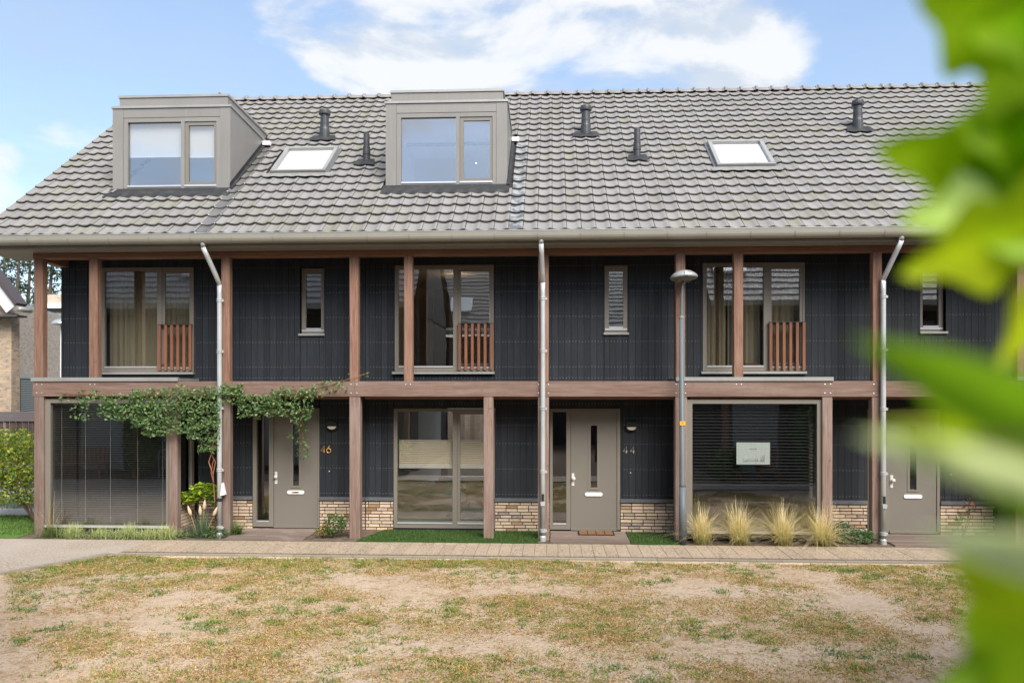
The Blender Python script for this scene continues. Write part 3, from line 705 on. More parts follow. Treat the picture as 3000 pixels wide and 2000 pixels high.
# ---- windows
def window(h, x0, x1, z0, z1, Y, panes, sash=None, sill=None, glass=m_glass, fm=m_frame, bars=True, depth=.07):
    """panes (x0,x1,z0,z1); sash = index of the opening pane"""
    fr = MB().grid(x0, x1, z0, z1, panes, Y, Y + depth).build('window', fm, h)
    for i, (a, b_, c_, d_) in enumerate(panes):
        e = 0
        if i == sash:
            e = .055
            MB().grid(a + .003, b_ - .003, c_ + .003, d_ - .003, [(a + e, b_ - e, c_ + e, d_ - e)], Y + .012, Y + .06).build('sash', fm, fr)
        bx('pane', glass, fr, a + e, b_ - e, Y + .035, Y + .041, c_ + e, d_ - e)
        if bars: bx('sill_bar', m_alu, fr, a + .004, b_ - .004, Y - .012, Y + .008, c_ - .002, c_ + .028)
    if sill: bx('sill', m_zincd, fr, sill[0], sill[1], Y - .07, Y + .02, sill[2], sill[2] + .045)
    return fr
def room(h, x0, x1, y0, y1, z0, z1, m_=m_room, fl=m_floor):
    b = MB(); b.add([(x0, y0, z0), (x1, y0, z0), (x1, y1, z0), (x0, y1, z0), (x0, y0, z1), (x1, y0, z1), (x1, y1, z1), (x0, y1, z1)],
                    [(4, 7, 6, 5), (1, 2, 6, 5), (2, 3, 7, 6), (3, 0, 4, 7)], 0)
    b.f.append((0, 1, 2, 3)); b.mi.append(1)
    return b.build('room', [m_, fl], h)
def railing(h, x0, x1, z0, z1, Y):
    r_ = MB().box(x0, x1, Y + .025, Y + .033, z1 - .05, z1 - .004).build('railing', mat('dark_rail', (.05, .045, .04), .5, .4), h)
    bx('bottom_rail', mat('dark_rail', (.05, .045, .04), .5, .4), r_, x0, x1, Y + .025, Y + .033, z0 + .10, z0 + .13)
    bx('top_cap', mat('dark_rail', (.05, .045, .04), .5, .4), r_, x0 - .005, x1 + .005, Y - .022, Y + .036, z1 - .002, z1 + .010)
    n_ = 6
    for i in range(n_):
        a = x0 + (x1 - x0 - .055) * i / (n_ - 1); MB().cbox(a, a + .055, Y - .02, Y + .024, z0, z1 - .005, .004).build('railing_slat', m_slat, r_)
# upper wide windows
for k, x0, w in (('46', -8.975, 1.89), ('44', -3.065, 1.94), ('42', 2.895, 1.92), ('40', 8.955, 1.89)):
    h = HS[k]; x1 = x0 + w
    window(h, x0, x1, 3.10, 5.165, -.012, [(x0 + .075, x0 + 1.15, 3.175, 5.10), (x0 + 1.245, x1 - .035, 3.16, 5.10)], 1, (x0 - .04, x1 + .02, 3.045))
    railing(h, x1 - .685, x1 - .01, 3.12, 4.02, -.075)
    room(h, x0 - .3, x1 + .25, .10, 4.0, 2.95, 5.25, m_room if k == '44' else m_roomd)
# small recessed windows
for k, x0, x1 in (('46', -4.95, -4.47), ('44', 1.02, 1.465), ('42', 6.97, 7.44)):
    h = HS[k]
    rv = MB().grid(x0 - .02, x1 + .02, 3.78, 5.16, [(x0, x1, 3.80, 5.14)], .023, .16).build('window_reveal', m_board, h)
    dd = .10 if k != '44' else .02
    window(h, x0 + .002, x1 - .002, 3.845, 5.138, dd, [(x0 + .085, x1 - .085, 3.93, 5.03)], None, None, depth=.06)
    bx('small_window_bar', m_alu, h, x0 + .01, x1 - .01, dd - .014, dd - .002, 3.885, 3.925)
    bx('window_sill', m_zincd, h, x0 - .02, x1 + .02, -.045, .10, 3.80, 3.84)
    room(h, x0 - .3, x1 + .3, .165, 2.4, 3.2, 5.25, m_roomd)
# ground floor window of 44
h = HS['44']
w44 = window(h, -3.085, -1.105, .045, 2.37, -.012, [(-3.015, -1.925, .13, 2.315), (-1.835, -1.165, .13, 2.315)], 1, None)
bx('black_plinth', m_black, h, -3.085, -1.105, .0, .08, -.06, .04)
b = MB().add([(-3.5, .10, 0), (2.2, .10, 0), (2.2, 9.48, 0), (-3.5, 9.48, 0), (-3.5, .10, 2.6), (2.2, .10, 2.6), (2.2, 9.48, 2.6), (-3.5, 9.48, 2.6)], [(4, 7, 6, 5), (1, 2, 6, 5), (3, 0, 4, 7)]); b.f.append((0, 1, 2, 3)); b.mi.append(1)
b.build('room', [m_room, mat('pale_floor', (.55, .53, .49), .45, .3)], h)
bx('partition', m_room, h, -.25, -.15, .125, 4.5, .002, 2.598)
# bays
def bay(k, x0, x1):
    h = HS[k]
    a, b_ = x0 + .005, x1 - .005
    fr = MB().grid(a, b_, .13, 2.563, [(a + .10, b_ - .07, .185, 2.49)], -.80, -.72).build('bay_window', m_frame, h)
    bx('pane', m_glass, fr, a + .10, b_ - .07, -.765, -.757, .185, 2.49)
    bx('sill_bar', m_alu, fr, a - .0, b_, -.825, -.803, .14, .182)
    bx('black_plinth', m_black, h, a, b_, -.79, -.73, -.06, .125)
    # glazed return towards the wall
    sd = MB()
    for (ya, yb, za, zb) in ((-.70, -.64, .64, 2.56), (-.08, .02, .64, 2.56), (-.64, -.08, .64, .70), (-.64, -.08, 2.49, 2.56)): sd.box(x1 + .02, x1 + .08, ya, yb, za, zb)
    sd.build('side_window', m_frame, h)
    bx('side_pane', m_glass, h, x1 + .045, x1 + .051, -.64, -.08, .70, 2.49)
    bw = MB().box(x1 + .03, x1 + .10, -.68, .0, -.06, .60).build('bay_side_plinth', m_mortar, h)
    for c_ in range(9):
        y = -.685 - (.1 if c_ % 2 else 0)
        while y < 0:
            ya, yb = max(y, -.685), min(y + .205, -.003)
            if yb - ya > .03: ubox('brick', rnd.choice([m_b[0], m_b[1], m_b[3]]), bw, x1 + .085, x1 + .112, ya, yb - .011, -.002 + c_ * .0635, .049 + c_ * .0635)
            y += .2165
    bx('bay_side_wall', m_roomd, h, x0 - .02, x0 + .06, -.715, .09, -.05, 2.64)
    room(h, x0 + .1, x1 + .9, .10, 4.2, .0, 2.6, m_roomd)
    bx('bay_floor', m_floor, h, x0 + .05, x1 + .02, -.70, .098, -.05, .10)
bay('46', -9.60, -7.17); bay('42', 2.452, 4.86); bay('40', 8.435, 10.85)
# ---- doors
m_satin = mat('satin_nickel', (.66, .64, .59), .4, .5)
def digits(h, txt, x, z, hgt, m_, gap):
    for ch in txt:
        b = MB(); r_ = .008; Y = -.018
        if ch == '4':
            w = hgt * .62
            b.tube([(x + w * .74, Y, z), (x + w * .74, Y, z + hgt), (x, Y, z + hgt * .27), (x + w, Y, z + hgt * .27)], r_, 6)
        else:
            w = hgt * .62; R_ = w / 2; c_ = (x + R_, z + R_)
            b.tube([(x + w * .72, Y, z + hgt)] + [(c_[0] - R_ * math.cos(t), Y, c_[1] + R_ * math.sin(t)) for t in [(.6 - j * .36) for j in range(20)]], r_, 6)
        b.build('house_numeral', m_, h); x += w + gap
def door(k, x0, x1, leaf, side, num=None, sticker=False, lampx=None):
    h = HS[k]
    fr = MB().grid(x0, x1, .04, 2.372, [(side[0], side[1], .14, 2.31), (leaf[0] - .006, leaf[1] + .006, .03, 2.325)], -.012, .07).build('door_frame', m_frame, h)
    bx('sidelight_pane', m_glass, fr, side[0], side[1], .02, .027, .14, 2.31)
    bx('sill_bar', m_alu, fr, side[0] + .003, side[1] - .003, -.02, -.002, .135, .165)
    g = (leaf[0] + (leaf[1] - leaf[0]) * .435, leaf[0] + (leaf[1] - leaf[0]) * .575, .85, 2.05)
    d = MB().grid(leaf[0], leaf[1], .02, 2.322, [g], .006, .058).build('door', m_door, h)
    MB().grid(g[0] - .045, g[1] + .04, g[2] - .04, g[3] + .035, [g], -.004, .005).build('glazing_trim', m_frame, d)
    bx('door_pane', m_glass, d, g[0], g[1], .03, .036, g[2], g[3])
    bx('weather_bar', m_frame, d, leaf[0] + .002, leaf[1] - .002, -.022, .004, .025, .072)
    MB().cbox(leaf[0] + .016, leaf[0] + .068, -.004, .0055, .885, 1.125, .003).build('handle_plate', m_satin, d)
    MB().lathe([(.016, 0), (.016, .03), (.034, .035), (.036, .055), (.026, .064)], (0, 0, 0), 16).build('door_knob', m_satin, d, True).matrix_basis = Matrix.Translation((leaf[0] + .055, -.005, 1.03)) @ Matrix.Rotation(math.pi / 2, 4, 'X')
    cx = (leaf[0] + leaf[1]) / 2; xl, xr = cx - .17, cx + .17
    pts = [(xr - .036 + .036 * math.sin(t), .723 - .036 * math.cos(t)) for t in np.linspace(0, math.pi, 8)] + [(xl + .036 - .036 * math.sin(t), .723 + .036 * math.cos(t)) for t in np.linspace(0, math.pi, 8)]
    lb = MB().prism(pts, -.012, .005).build('letterbox', m_white, d)
    bx('letterbox_flap', m_white, d, xl + .045, xr - .045, -.016, -.0125, .703, .743)
    if sticker:
        bx('orange_sticker', mat('sticker_orange', (.75, .22, .03), .5), d, cx - .075, cx - .035, -.0185, -.0165, .709, .739)
        bx('green_sticker', mat('sticker_green', (.06, .17, .06), .5), d, cx - .034, cx + .065, -.0185, -.0165, .709, .739)
    bx('threshold', m_black, h, x0, x1, -.005, .10, -.06, .018)
    room(h, x0 - .09 if k == '44' else x0 - .2, x1 + .25, .10, 3.0, .003, 2.55, m_roomd)
    if lampx is not None:
        la = MB()
        pts = [(lampx + .11 * math.copysign(abs(math.cos(t)) ** .75, math.cos(t)), 2.03 + .085 * math.copysign(abs(math.sin(t)) ** .75, math.sin(t))) for t in np.linspace(0, 2 * math.pi, 21)[:-1]]
        lm = la.prism(pts, -.065, -.003).build('wall_lamp', m_rubber, h)
        pts = [(lampx + .088 * math.cos(t), 2.025 - .058 * abs(math.sin(t))) for t in np.linspace(0, math.pi, 12)]
        MB().prism(pts[::-1], -.095, -.066).build('diffuser', m_diff, lm)
        MB().prism([(lampx - .112, 2.03), (lampx + .112, 2.03), (lampx + .09, 2.10), (lampx + .04, 2.125), (lampx - .04, 2.125), (lampx - .09, 2.10)], -.105, -.0655).build('lamp_hood', m_rubber, lm)
    if num: digits(h, *num)
    bell = (x1 + .20)
    MB().lathe([(.012, 0), (.012, .012), (.005, .016)], (0, 0, 0), 10).build('doorbell', m_alu, h).matrix_basis = Matrix.Translation((bell, -.005, 1.14)) @ Matrix.Rotation(math.pi / 2, 4, 'X')
    return d
door('46', -5.89, -4.56, (-5.47, -4.595), (-5.815, -5.565), ('46', -4.525, 1.505, .135, m_gold, .03), True, -4.29)
door('44', -.035, 1.32, (.37, 1.255), (.02, .285), ('44', 1.375, 1.515, .135, m_num, .055), False, 1.53)
door('42', 5.99, 7.325, (6.395, 7.265), (6.03, 6.30), None, False, 7.60)
# ---- dormers
def dormer(k):
    h = HS[k]; x0, x1 = DORM[k]; zt = 8.46; zb = 6.81
    fr0, fr1, fz1 = x0 + .22, x1 - .22, 8.265
    d = MB().grid(x0 + .03, x1 - .03, zb + .01, zt - .02, [(fr0 + .01, fr1 - .01, zb + .04, fz1 - .01)], DY0 + .03, DY0 + .09).build('dormer', m_panel, h)
    # face panels
    bx('panel', m_panel, d, x0, fr0 - .004, DY0, DY0 + .029, zb, zt)
    bx('panel', m_panel, d, fr1 + .004, x1, DY0, DY0 + .029, zb, zt)
    bx('panel', m_panel, d, fr0, fr1, DY0 + .004, DY0 + .029, fz1 + .006, zt)
    gx = fr0 + (fr1 - fr0) * .597
    win = MB().grid(fr0, fr1, zb, fz1, [(fr0 + .09, gx, zb + .08, fz1 - .085), (gx + .075, fr1 - .075, zb + .08, fz1 - .085)], DY0 + .012, DY0 + .09).build('dormer_window', m_panel, h)
    bx('pane', m_glassd, win, fr0 + .09, gx, DY0 + .06, DY0 + .066, zb + .08, fz1 - .085)
    a, b_ = gx + .075, fr1 - .075
    MB().grid(a + .004, b_ - .004, zb + .084, fz1 - .089, [(a + .075, b_ - .055, zb + .15, fz1 - .16)], DY0 + .03, DY0 + .08).build('sash', m_frame, win)
    bx('pane', m_glassd, win, a + .075, b_ - .055, DY0 + .058, DY0 + .064, zb + .15, fz1 - .16)
    bx('sill_bar', m_alu, win, fr0 + .09, gx, DY0 - .004, DY0 + .02, zb + .05, zb + .082)
    bx('sill_bar', m_alu, win, a, b_, DY0 - .004, DY0 + .02, zb + .05, zb + .082)
    # cheeks
    for (xa, xb) in ((x0 + .001, x0 + .029), (x1 - .029, x1 - .001)):
        MB().prismx([(DY0 + .03, zb - .1), (DY1 - .02, roofz(DY1) - .08), (DY1 - .02, 8.33), (DY0 + .03, zt - .002)], xa, xb).build('cheek', m_panel, d)
    # flat roof, drip edge and the raised kerb behind it
    b = MB()
    MB().prismx([(DY0 - .02, zt), (DY1 + .12, 8.33), (DY1 + .12, 8.37), (DY0 - .02, zt + .045)], x0 - .02, x1 + .02).build('dormer_roof', m_zincd, d)
    MB().prismx([(DY0 + .08, zt + .046), (DY1 + .3, 8.36), (DY1 + .3, 8.60), (DY0 + .08, zt + .24)], x0 + .10, x1 - .09).build('roof_kerb', m_panel, d)
    MB().prismx([(DY0 + .06, zt + .241), (DY1 + .3, 8.601), (DY1 + .3, 8.65), (DY0 + .06, zt + .29)], x0 + .08, x1 - .07).build('kerb_cap', m_zincd, d)
    bx('outlet_spout', m_white, d, x1 - .02, x1 + .16, DY1 - .35, DY1 - .23, 8.23, 8.32)
    # lead apron under the window
    n_ = 40; vs_ = []; fs = []
    for i in range(n_ + 1):
        x = x0 - .05 + (x1 - x0 + .1) * i / n_; ph = ((x - X0T) / TW) % 1.0
        wv = .02 * math.sin(ph * 2 * math.pi)
        y1_ = DY0 - .30 + wv
        vs_ += [(x, DY0 + .002, zb + .02), (x, DY0 - .05, zb - .045), (x, y1_, roofz(y1_) + .075 - .02 * math.sin(min(ph / .72, 1) * math.pi)), (x, y1_, roofz(y1_) + .04)]
    for i in range(n_):
        for j in range(3): a = i * 4 + j; fs.append((a, a + 4, a + 5, a + 1))
    MB().add(vs_, [f_[::-1] for f_ in fs]).build('lead_apron', m_lead, d, True)
    # dark flashing along the right cheek
    p0, p1 = rp(x1, (DY0 - EY) / GA * GL, .06), rp(x1, (DY1 - EY) / GA * GL, .06)
    MB().add([(x1 + .002, p0.y, p0.z), (x1 + .055, p0.y, p0.z - .01), (x1 + .055, p1.y, p1.z - .01), (x1 + .002, p1.y, p1.z), (x1 + .002, p0.y, p0.z + .10), (x1 + .002, p1.y, p1.z + .10)],
             [(0, 1, 2, 3), (0, 3, 5, 4)]).build('side_flashing', m_lead, d)
    room(h, x0 + .04, x1 - .04, DY0 + .1, 3.6, 6.3, 8.30, m_roomw, m_roomw)
    return d
dormer('46'); dormer('44')
bl = thing('roller_blind', 'white roller blind half lowered in the dormer window of house 46', 'blind', (-7.7, DY0 + .14, 7.5))
bx('fabric', m_blindw, bl, -8.70, -7.52, DY0 + .13, DY0 + .134, 7.52, 8.20); MB().tube([(-8.70, DY0 + .16, 8.22), (-7.5, DY0 + .16, 8.22)], .03, 10).build('roller', m_blindw, bl); bx('bottom_bar', m_white, bl, -8.70, -7.52, DY0 + .127, DY0 + .14, 7.495, 7.52)
bl = thing('roller_blind', 'white roller blind half lowered in the narrow sash of the dormer on house 46', 'blind', (-7.1, DY0 + .14, 7.5))
bx('fabric', m_blindw, bl, -7.46, -6.74, DY0 + .13, DY0 + .134, 7.50, 8.20); MB().tube([(-7.46, DY0 + .16, 8.22), (-6.74, DY0 + .16, 8.22)], .03, 10).build('roller', m_blindw, bl); bx('bottom_bar', m_white, bl, -7.46, -6.74, DY0 + .127, DY0 + .14, 7.475, 7.50)
lb = thing('ceiling_bulb', 'small lit bulb glowing inside the dormer of house 44', 'bulb', (-1.65, 2.0, 7.35))
MB().lathe([(.003, -.016), (.010, -.008), (.011, 0), (.007, .012), (.003, .016)], (-1.66, 2.0, 7.72), 10).build('bulb', emit('warm_bulb', (1, .82, .6), 2), lb, True)
MB().tube([(-1.66, 2.0, 7.75), (-1.66, 2.0, 8.29)], .002, 5).build('cord', m_white, lb)
# ---- skylights
for k, cx in SKYL.items():
    h = HS[k]; w0, w1 = (.90 - EY) / GA * GL, (1.94 - EY) / GA * GL; a, b_ = cx - .58, cx + .58
    def slope_box(name, m_, par, xa, xb, wa, wb, na, nb):
        vs_ = [rp(x, w, n) for n in (na, nb) for w in (wa, wb) for x in (xa, xb)]
        return MB().add(vs_, [(0, 2, 3, 1), (4, 5, 7, 6), (0, 1, 5, 4), (1, 3, 7, 5), (3, 2, 6, 7), (2, 0, 4, 6)]).build(name, m_, par)
    fl = slope_box('skylight', mat('grey_skylight_frame', (.20, .21, .215), .35, .5, .5), h, a - .06, b_ + .06, w0 - .03, w1 + .06, -.01, .055)
    slope_box('frame_rail', m_zincd, fl, a, b_, w0, w0 + .07, .057, .125); slope_box('frame_rail', m_zincd, fl, a, b_, w1 - .09, w1, .057, .135)
    slope_box('frame_stile', m_zincd, fl, a, a + .075, w0 + .0705, w1 - .0905, .057, .13); slope_box('frame_stile', m_zincd, fl, b_ - .075, b_, w0 + .0705, w1 - .0905, .057, .13)
    slope_box('cloud_reflection_blind', m_white, fl, a + .08, b_ - .08, w0 + .072, w1 - .092, .0575, .062)  # white blind added under the pane to paint in the mirrored cloud
    slope_box('pane', m_glasss, fl, a + .076, b_ - .076, w0 + .0715, w1 - .0915, .098, .104)
    n_ = 24; vs_ = []; fs = []
    for i in range(n_ + 1):
        x = a - .12 + (b_ - a + .24) * i / n_; ph = ((x - X0T) / TW) % 1.0; hh = .02 * math.sin(min(ph / .72, 1) * math.pi)
        vs_ += [rp(x, w0 - .02, .075), rp(x, w0 - .17 + .012 * math.sin(ph * 6.28), .075 - hh)]
    for i in range(n_): fs.append((2 * i, 2 * i + 1, 2 * i + 3, 2 * i + 2))
    MB().add(vs_, fs).build('lead_apron', mat('grey_apron', (.24, .235, .225), .5, .4, layers=(((8, 8, 8), (.17, .17, .16), .4, .7, .7),)), fl, True)
# ---- roof vents
def vent(k, x, y, big):
    h = HS[k]; z = roofz(y) + .03
    v = MB()
    if big:
        v.lathe([(.135, -.08), (.135, .02), (.125, .03), (.122, .20), (.112, .25), (.108, .32), (.112, .325), (.112, .345), (.105, .35), (.102, .55), (.102, .58), (.140, .59), (.146, .62), (.146, .665), (.135, .675), (.13, .71), (.06, .73)], (x, y, z), 20)
    else:
        v.lathe([(.09, -.08), (.09, .03), (.083, .04), (.082, .16), (.092, .165), (.092, .24), (.084, .25), (.080, .32), (.084, .325), (.084, .35), (.072, .36), (.070, .66), (.06, .68)], (x, y, z), 16)
    v.v = [(x + (p[0] - x) * .92, y + (p[1] - y) * .92, z + (p[2] - z) * .88) for p in v.v]
    o = v.build('roof_vent', m_vent, h, False)
    w_ = .33 if big else .24; c_ = (y - EY) / GA * GL; n_ = 14; vs_ = []; fs = []
    for i in range(n_ + 1):
        xx = x - w_ + 2 * w_ * i / n_; ph = ((xx - X0T) / TW) % 1; hh = .022 * math.sin(min(ph / .72, 1) * math.pi)
        vs_ += [rp(xx * 1 + (x - xx) * .25, c_ + .04, .075), rp(xx, c_ - .26 + .015 * math.sin(ph * 6.28), .084 - hh)]
    for i in range(n_): fs.append((2 * i, 2 * i + 1, 2 * i + 3, 2 * i + 2))
    MB().add(vs_, fs).build('vent_flashing', m_lead, o, True)
vent('46', -5.21, 2.57, True); vent('44', .77, 2.54, True); vent('42', 6.79, 2.57, True); vent('46', -3.96, 1.41, False); vent('44', 1.80, 1.43, False)
# ---- downpipes
def downpipe(k, xb, xt, kind):
    h = HS[k]; yb = -.925; r_ = .044
    pts = [(xt, -1.285, 5.42), (xt, -1.285, 5.36)] + [(xt + (xb - xt) * t, -1.285 + (yb + 1.285) * t, 5.33 - .62 * t) for t in (.02, .25, .5, .75, .98)] + [(xb, yb, 4.66), (xb, yb, 4.5), (xb, yb, 3), (xb, yb, 1.5), (xb, yb, .02)]
    p = MB().tube(pts, r_, 14).build('downpipe', m_zinc, h, True)
    for z in (4.40, 3.45, 2.40, 1.25, .18):
        MB().lathe([(r_ + .001, -.03), (r_ + .010, -.026), (r_ + .010, -.012), (r_ + .003, -.010), (r_ + .003, .008), (r_ + .011, .012), (r_ + .011, .028), (r_ + .001, .032)], (xb, yb, z), 14).build('pipe_bracket', m_zinc, p)
        bx('bracket_lug', m_zinc, p, xb + r_, xb + r_ + .035, yb - .01, yb + .012, z - .02, z + .02)
    MB().lathe([(r_ + .012, 0), (r_ + .012, .09), (r_ + .002, .11)], (xb, yb, -.02), 14).build('pipe_shoe', m_zinc, p)
    if kind == 'hopper':
        MB().add([(xb + .035, yb - .05, .78), (xb + .12, yb - .05, .80), (xb + .12, yb + .03, .80), (xb + .035, yb + .03, .78), (xb + .05, yb - .04, .99), (xb + .075, yb - .04, 1.02), (xb + .075, yb + .02, 1.02), (xb + .05, yb + .02, .99)],
                 [(0, 1, 2, 3)[::-1], (4, 5, 6, 7), (0, 1, 5, 4), (1, 2, 6, 5), (2, 3, 7, 6), (3, 0, 4, 7)]).build('filter_spout', m_white, p)
        MB().lathe([(r_ + .002, 0), (r_ + .012, .004), (r_ + .012, .055), (r_ + .002, .06)], (xb, yb, .67), 14).build('hose_clamp', m_rubber, p)
        MB().tube([(xb - .045, yb - .01, .70), (xb - .075, yb - .01, .66), (xb - .078, yb - .01, .45), (xb - .065, yb, .32), (xb - .03, yb + .04, .26)], .014, 8).build('hose', m_rubber, p, True)
    else:
        bx('inspection_opening', m_rubber, p, xb - .022, xb + .022, yb - r_ - .004, yb - r_ + .02, .72, .85)
        MB().prism([(xb - .035, .64), (xb + .035, .64), (xb + .042, .71), (xb - .042, .71)], yb - r_ - .03, yb - r_ + .02).build('inspection_lip', m_zinc, p)
downpipe('46', -6.165, -6.315, 'hopper'); downpipe('44', -.16, -.185, 'open'); downpipe('42', 5.90, 6.06, 'open')
# ---- doorsteps, turf, mat
def deck_step(name, label, x0, x1, y0, y1):
    d = thing(name, label, 'doorstep', ((x0 + x1) / 2, (y0 + y1) / 2, 0), 'timber doorsteps')
    n_ = 7
    for i in range(n_):
        a = y0 + (y1 - y0) * i / n_; ubox('plank', m_deck, d, x0 + rnd.uniform(-.006, .006), x1 + rnd.uniform(-.006, .006), a + .004, a + (y1 - y0) / n_ - .004, -.03, .022 + rnd.uniform(-.002, .002)).matrix_parent_inverse = Matrix.Translation(-Vector(d.location))
    return d
deck_step('timber_doorstep', 'weathered plank doorstep before the door numbered 46', -5.98, -4.52, -1.14, -.07)
deck_step('timber_doorstep', 'weathered plank doorstep under the doormat at door 44', -.02, 1.40, -1.14, -.07)
deck_step('timber_doorstep', 'weathered plank doorstep at the door partly veiled by near leaves', 6.02, 7.5, -1.14, -.07)
dm = thing('doormat', 'ribbed brown doormat with black rubber edge at door 44', 'doormat', (.85, -.28, .025))
bx('rubber_edge', m_rubber, dm, .50, 1.18, -.50, -.10, .025, .036)
for i in range(4):
    for j in range(2): bx('coir_pad', m_mat, dm, .525 + i * .16, .67 + i * .16, -.475 + j * .185, -.31 + j * .185, .0365, .046)
def turf(label, x0, x1, y0, y1):
    t = thing('turf_mat', label, 'turf', ((x0 + x1) / 2, (y0 + y1) / 2, 0), 'artificial turf mats')
    MB().slab([(x0, y0), (x1, y0), (x1, y1), (x0 + .28 if x1 - x0 > 2 else x0, y1)], -.006, .012).build('backing', m_turf, t)
    n_ = int((x1 - x0) * (y1 - y0) * 3800); Pt = np.c_[nr.uniform(x0, x1, n_), nr.uniform(y0, y1, n_), np.full(n_, .011)]
    if x1 - x0 > 2: Pt = Pt[Pt[:, 0] > x0 + .28 * (Pt[:, 1] - y0) / (y1 - y0)]
    n_ = len(Pt); V, Fq, T_, I = blades(Pt, nr.uniform(0, 6.28, n_), nr.uniform(.018, .034, n_), nr.uniform(.2, 1.1, n_), np.full(n_, .009), 1)
    np_obj('turf_pile', V, Fq, m_grass, t, np.array([(.062, .112, .026)]) * (.65 + .7 * nr.random(n_)[I])[:, None], 'stuff')
turf('long dark green artificial turf mat below the wide ground-floor window', -3.54, -.24, -1.17, -.06)
turf('small bright green turf mat between doorstep 44 and the street lamp', 1.42, 2.30, -1.17, -.06)
# ---- street lamp
lx, ly = 2.318, -1.13
sl_ = thing('street_lamp', 'grey street lamp with silver dome head and orange tag before the terrace', 'street lamp', (lx, ly, 0))
MB().tube([(lx + .01, ly, -.03), (lx + .008, ly, 1.02)], .064, 16).build('base_section', m_pole, sl_, True)
MB().tube([(lx + .008, ly, 1.018), (lx, ly, 1.06), (lx - .012, ly, 4.03)], [.064, .047, .044], 16).build('pole', m_pole, sl_, True)
MB().tube([(lx - .012, ly, 4.0), (lx - .012, ly, 4.05), (lx - .008, ly, 4.3), (lx + .004, ly, 4.55), (lx + .015, ly, 4.74)], [.042, .034, .03, .024, .022], 14).build('upper_pole', m_pole, sl_, True)
MB().lathe([(.048, 0), (.05, .01), (.05, .035), (.042, .04)], (lx - .012, ly, 4.01), 16).build('collar', m_zincd, sl_)
hc = Vector((lx + .035, ly, 4.70))
tilt = Matrix.Translation(hc) @ Matrix.Rotation(math.radians(-2.5), 4, 'Y') @ Matrix.Rotation(math.radians(-5), 4, 'X')
o = MB().lathe([(.225, .015), (.238, .03), (.243, .045), (.225, .075), (.19, .105), (.14, .138), (.09, .156), (.03, .165)], (0, 0, 0), 32).build('lamp_head', m_lamph, sl_, True); o.matrix_basis = tilt
u_ = MB().lathe([(.15, -.012), (.17, .004), (.228, .012), (.236, .028)], (0, 0, 0), 32).build('lamp_underside', mat('dark_lamp_under', (.16, .16, .145), .5, .4), sl_, True); u_.matrix_basis = tilt
o = MB().lathe([(.10, -.028), (.135, -.022), (.145, -.014)], (0, 0, 0), 24).build('lens', m_lens, sl_, True); o.matrix_basis = tilt
o = MB().cbox(-.028, .028, -.252, -.215, .03, .095, .004).build('latch', m_zinc, sl_); o.matrix_basis = tilt
o = MB().lathe([(.238, .0), (.2425, .003), (.2425, .006), (.238, .009)], (0, 0, .045), 32).build('rim_seam', m_zincd, sl_); o.matrix_basis = tilt
bx('number_tag', m_orange, sl_, lx - .048, lx + .046, ly - .0495, ly - .046, 2.115, 2.185)
fontmesh('tag_number', '381', .034, m_ink, sl_, up(lx - .001, ly - .0505, 2.158), .0006)
bx('tag_line', m_ink, sl_, lx - .016, lx + .014, ly - .0502, ly - .0496, 2.127, 2.130)
# ---- poster in the bay of 42
po = thing('paper_poster', 'pale paper poster with small letters and plant drawing behind the bay glass', 'poster', (3.66, -.74, 1.38))
bx('sheet', m_paper, po, 3.36, 3.96, -.750, -.747, 1.385, 1.785)
fontmesh('lettering', 'P E E R', .040, m_print, po, up(3.66, -.7515, 1.665), .0005)
bx('rule', m_print, po, 3.625, 3.69, -.7512, -.7504, 1.622, 1.625)
dr = MB()
for i in range(46):
    x = 3.66 + rnd.uniform(-.19, .21); hgt = rnd.uniform(.015, .05) + (.07 if abs(x - 3.83) < .05 and rnd.random() < .5 else 0) + (.04 if x < 3.5 and rnd.random() < .4 else 0); le = rnd.uniform(-.02, .02); z0 = 1.43 + rnd.uniform(-.005, .012)
    dr.add([(x - .002, -.7512, z0), (x + .002, -.7512, z0), (x + le + .001, -.7512, z0 + hgt), (x + le - .001, -.7512, z0 + hgt)], [(0, 1, 2, 3)])
    if rnd.random() < .7:
        r_ = rnd.uniform(.003, .007); dr.add([(x + le - r_, -.7513, z0 + hgt), (x + le, -.7513, z0 + hgt - r_), (x + le + r_, -.7513, z0 + hgt), (x + le, -.7513, z0 + hgt + r_)], [(0, 1, 2, 3)])
dr.build('plant_drawing', m_print, po, kind='stuff')
# ---- blinds, curtains and furniture behind the glass
def venetian(label, x0, x1, z0, z1, Y, m_, tapes, pitch, tilt_, gr, x_gap=None):
    t = thing('venetian_blind', label, 'blind', ((x0 + x1) / 2, Y, z0), 'slatted blinds in the bay windows')
    dy, dz = .022 * math.cos(tilt_), .022 * math.sin(tilt_)
    b = MB().add([(x0, Y - dy, -dz), (x1, Y - dy, -dz), (x1, Y + dy, dz), (x0, Y + dy, dz), (x0, Y - dy, -dz + .002), (x1, Y - dy, -dz + .002), (x1, Y + dy, dz + .002), (x0, Y + dy, dz + .002)],
                 [(0, 3, 2, 1), (4, 5, 6, 7), (0, 1, 5, 4), (1, 2, 6, 5), (2, 3, 7, 6), (3, 0, 4, 7)])
    me = b.mesh('slat', m_)
    z = z0
    while z < z1:
        o = bpy.data.objects.new('slat', me); o.location = (0, 0, z); link(o, t); z += pitch
    bx('head_rail', m_, t, x0, x1, Y - .03, Y + .03, z1, z1 + .04)
    for f_ in tapes: bx('ladder_tape', gr, t, x0 + (x1 - x0) * f_ - .003, x0 + (x1 - x0) * f_ + .003, Y - .03, Y - .027, z0, z1)
venetian('fine pale slatted blind hanging behind the vine-shaded bay window', -9.50, -7.28, .22, 2.44, -.655, m_slatl, (.07, .28, .5, .74, .96), .043, -.12, m_slatl)
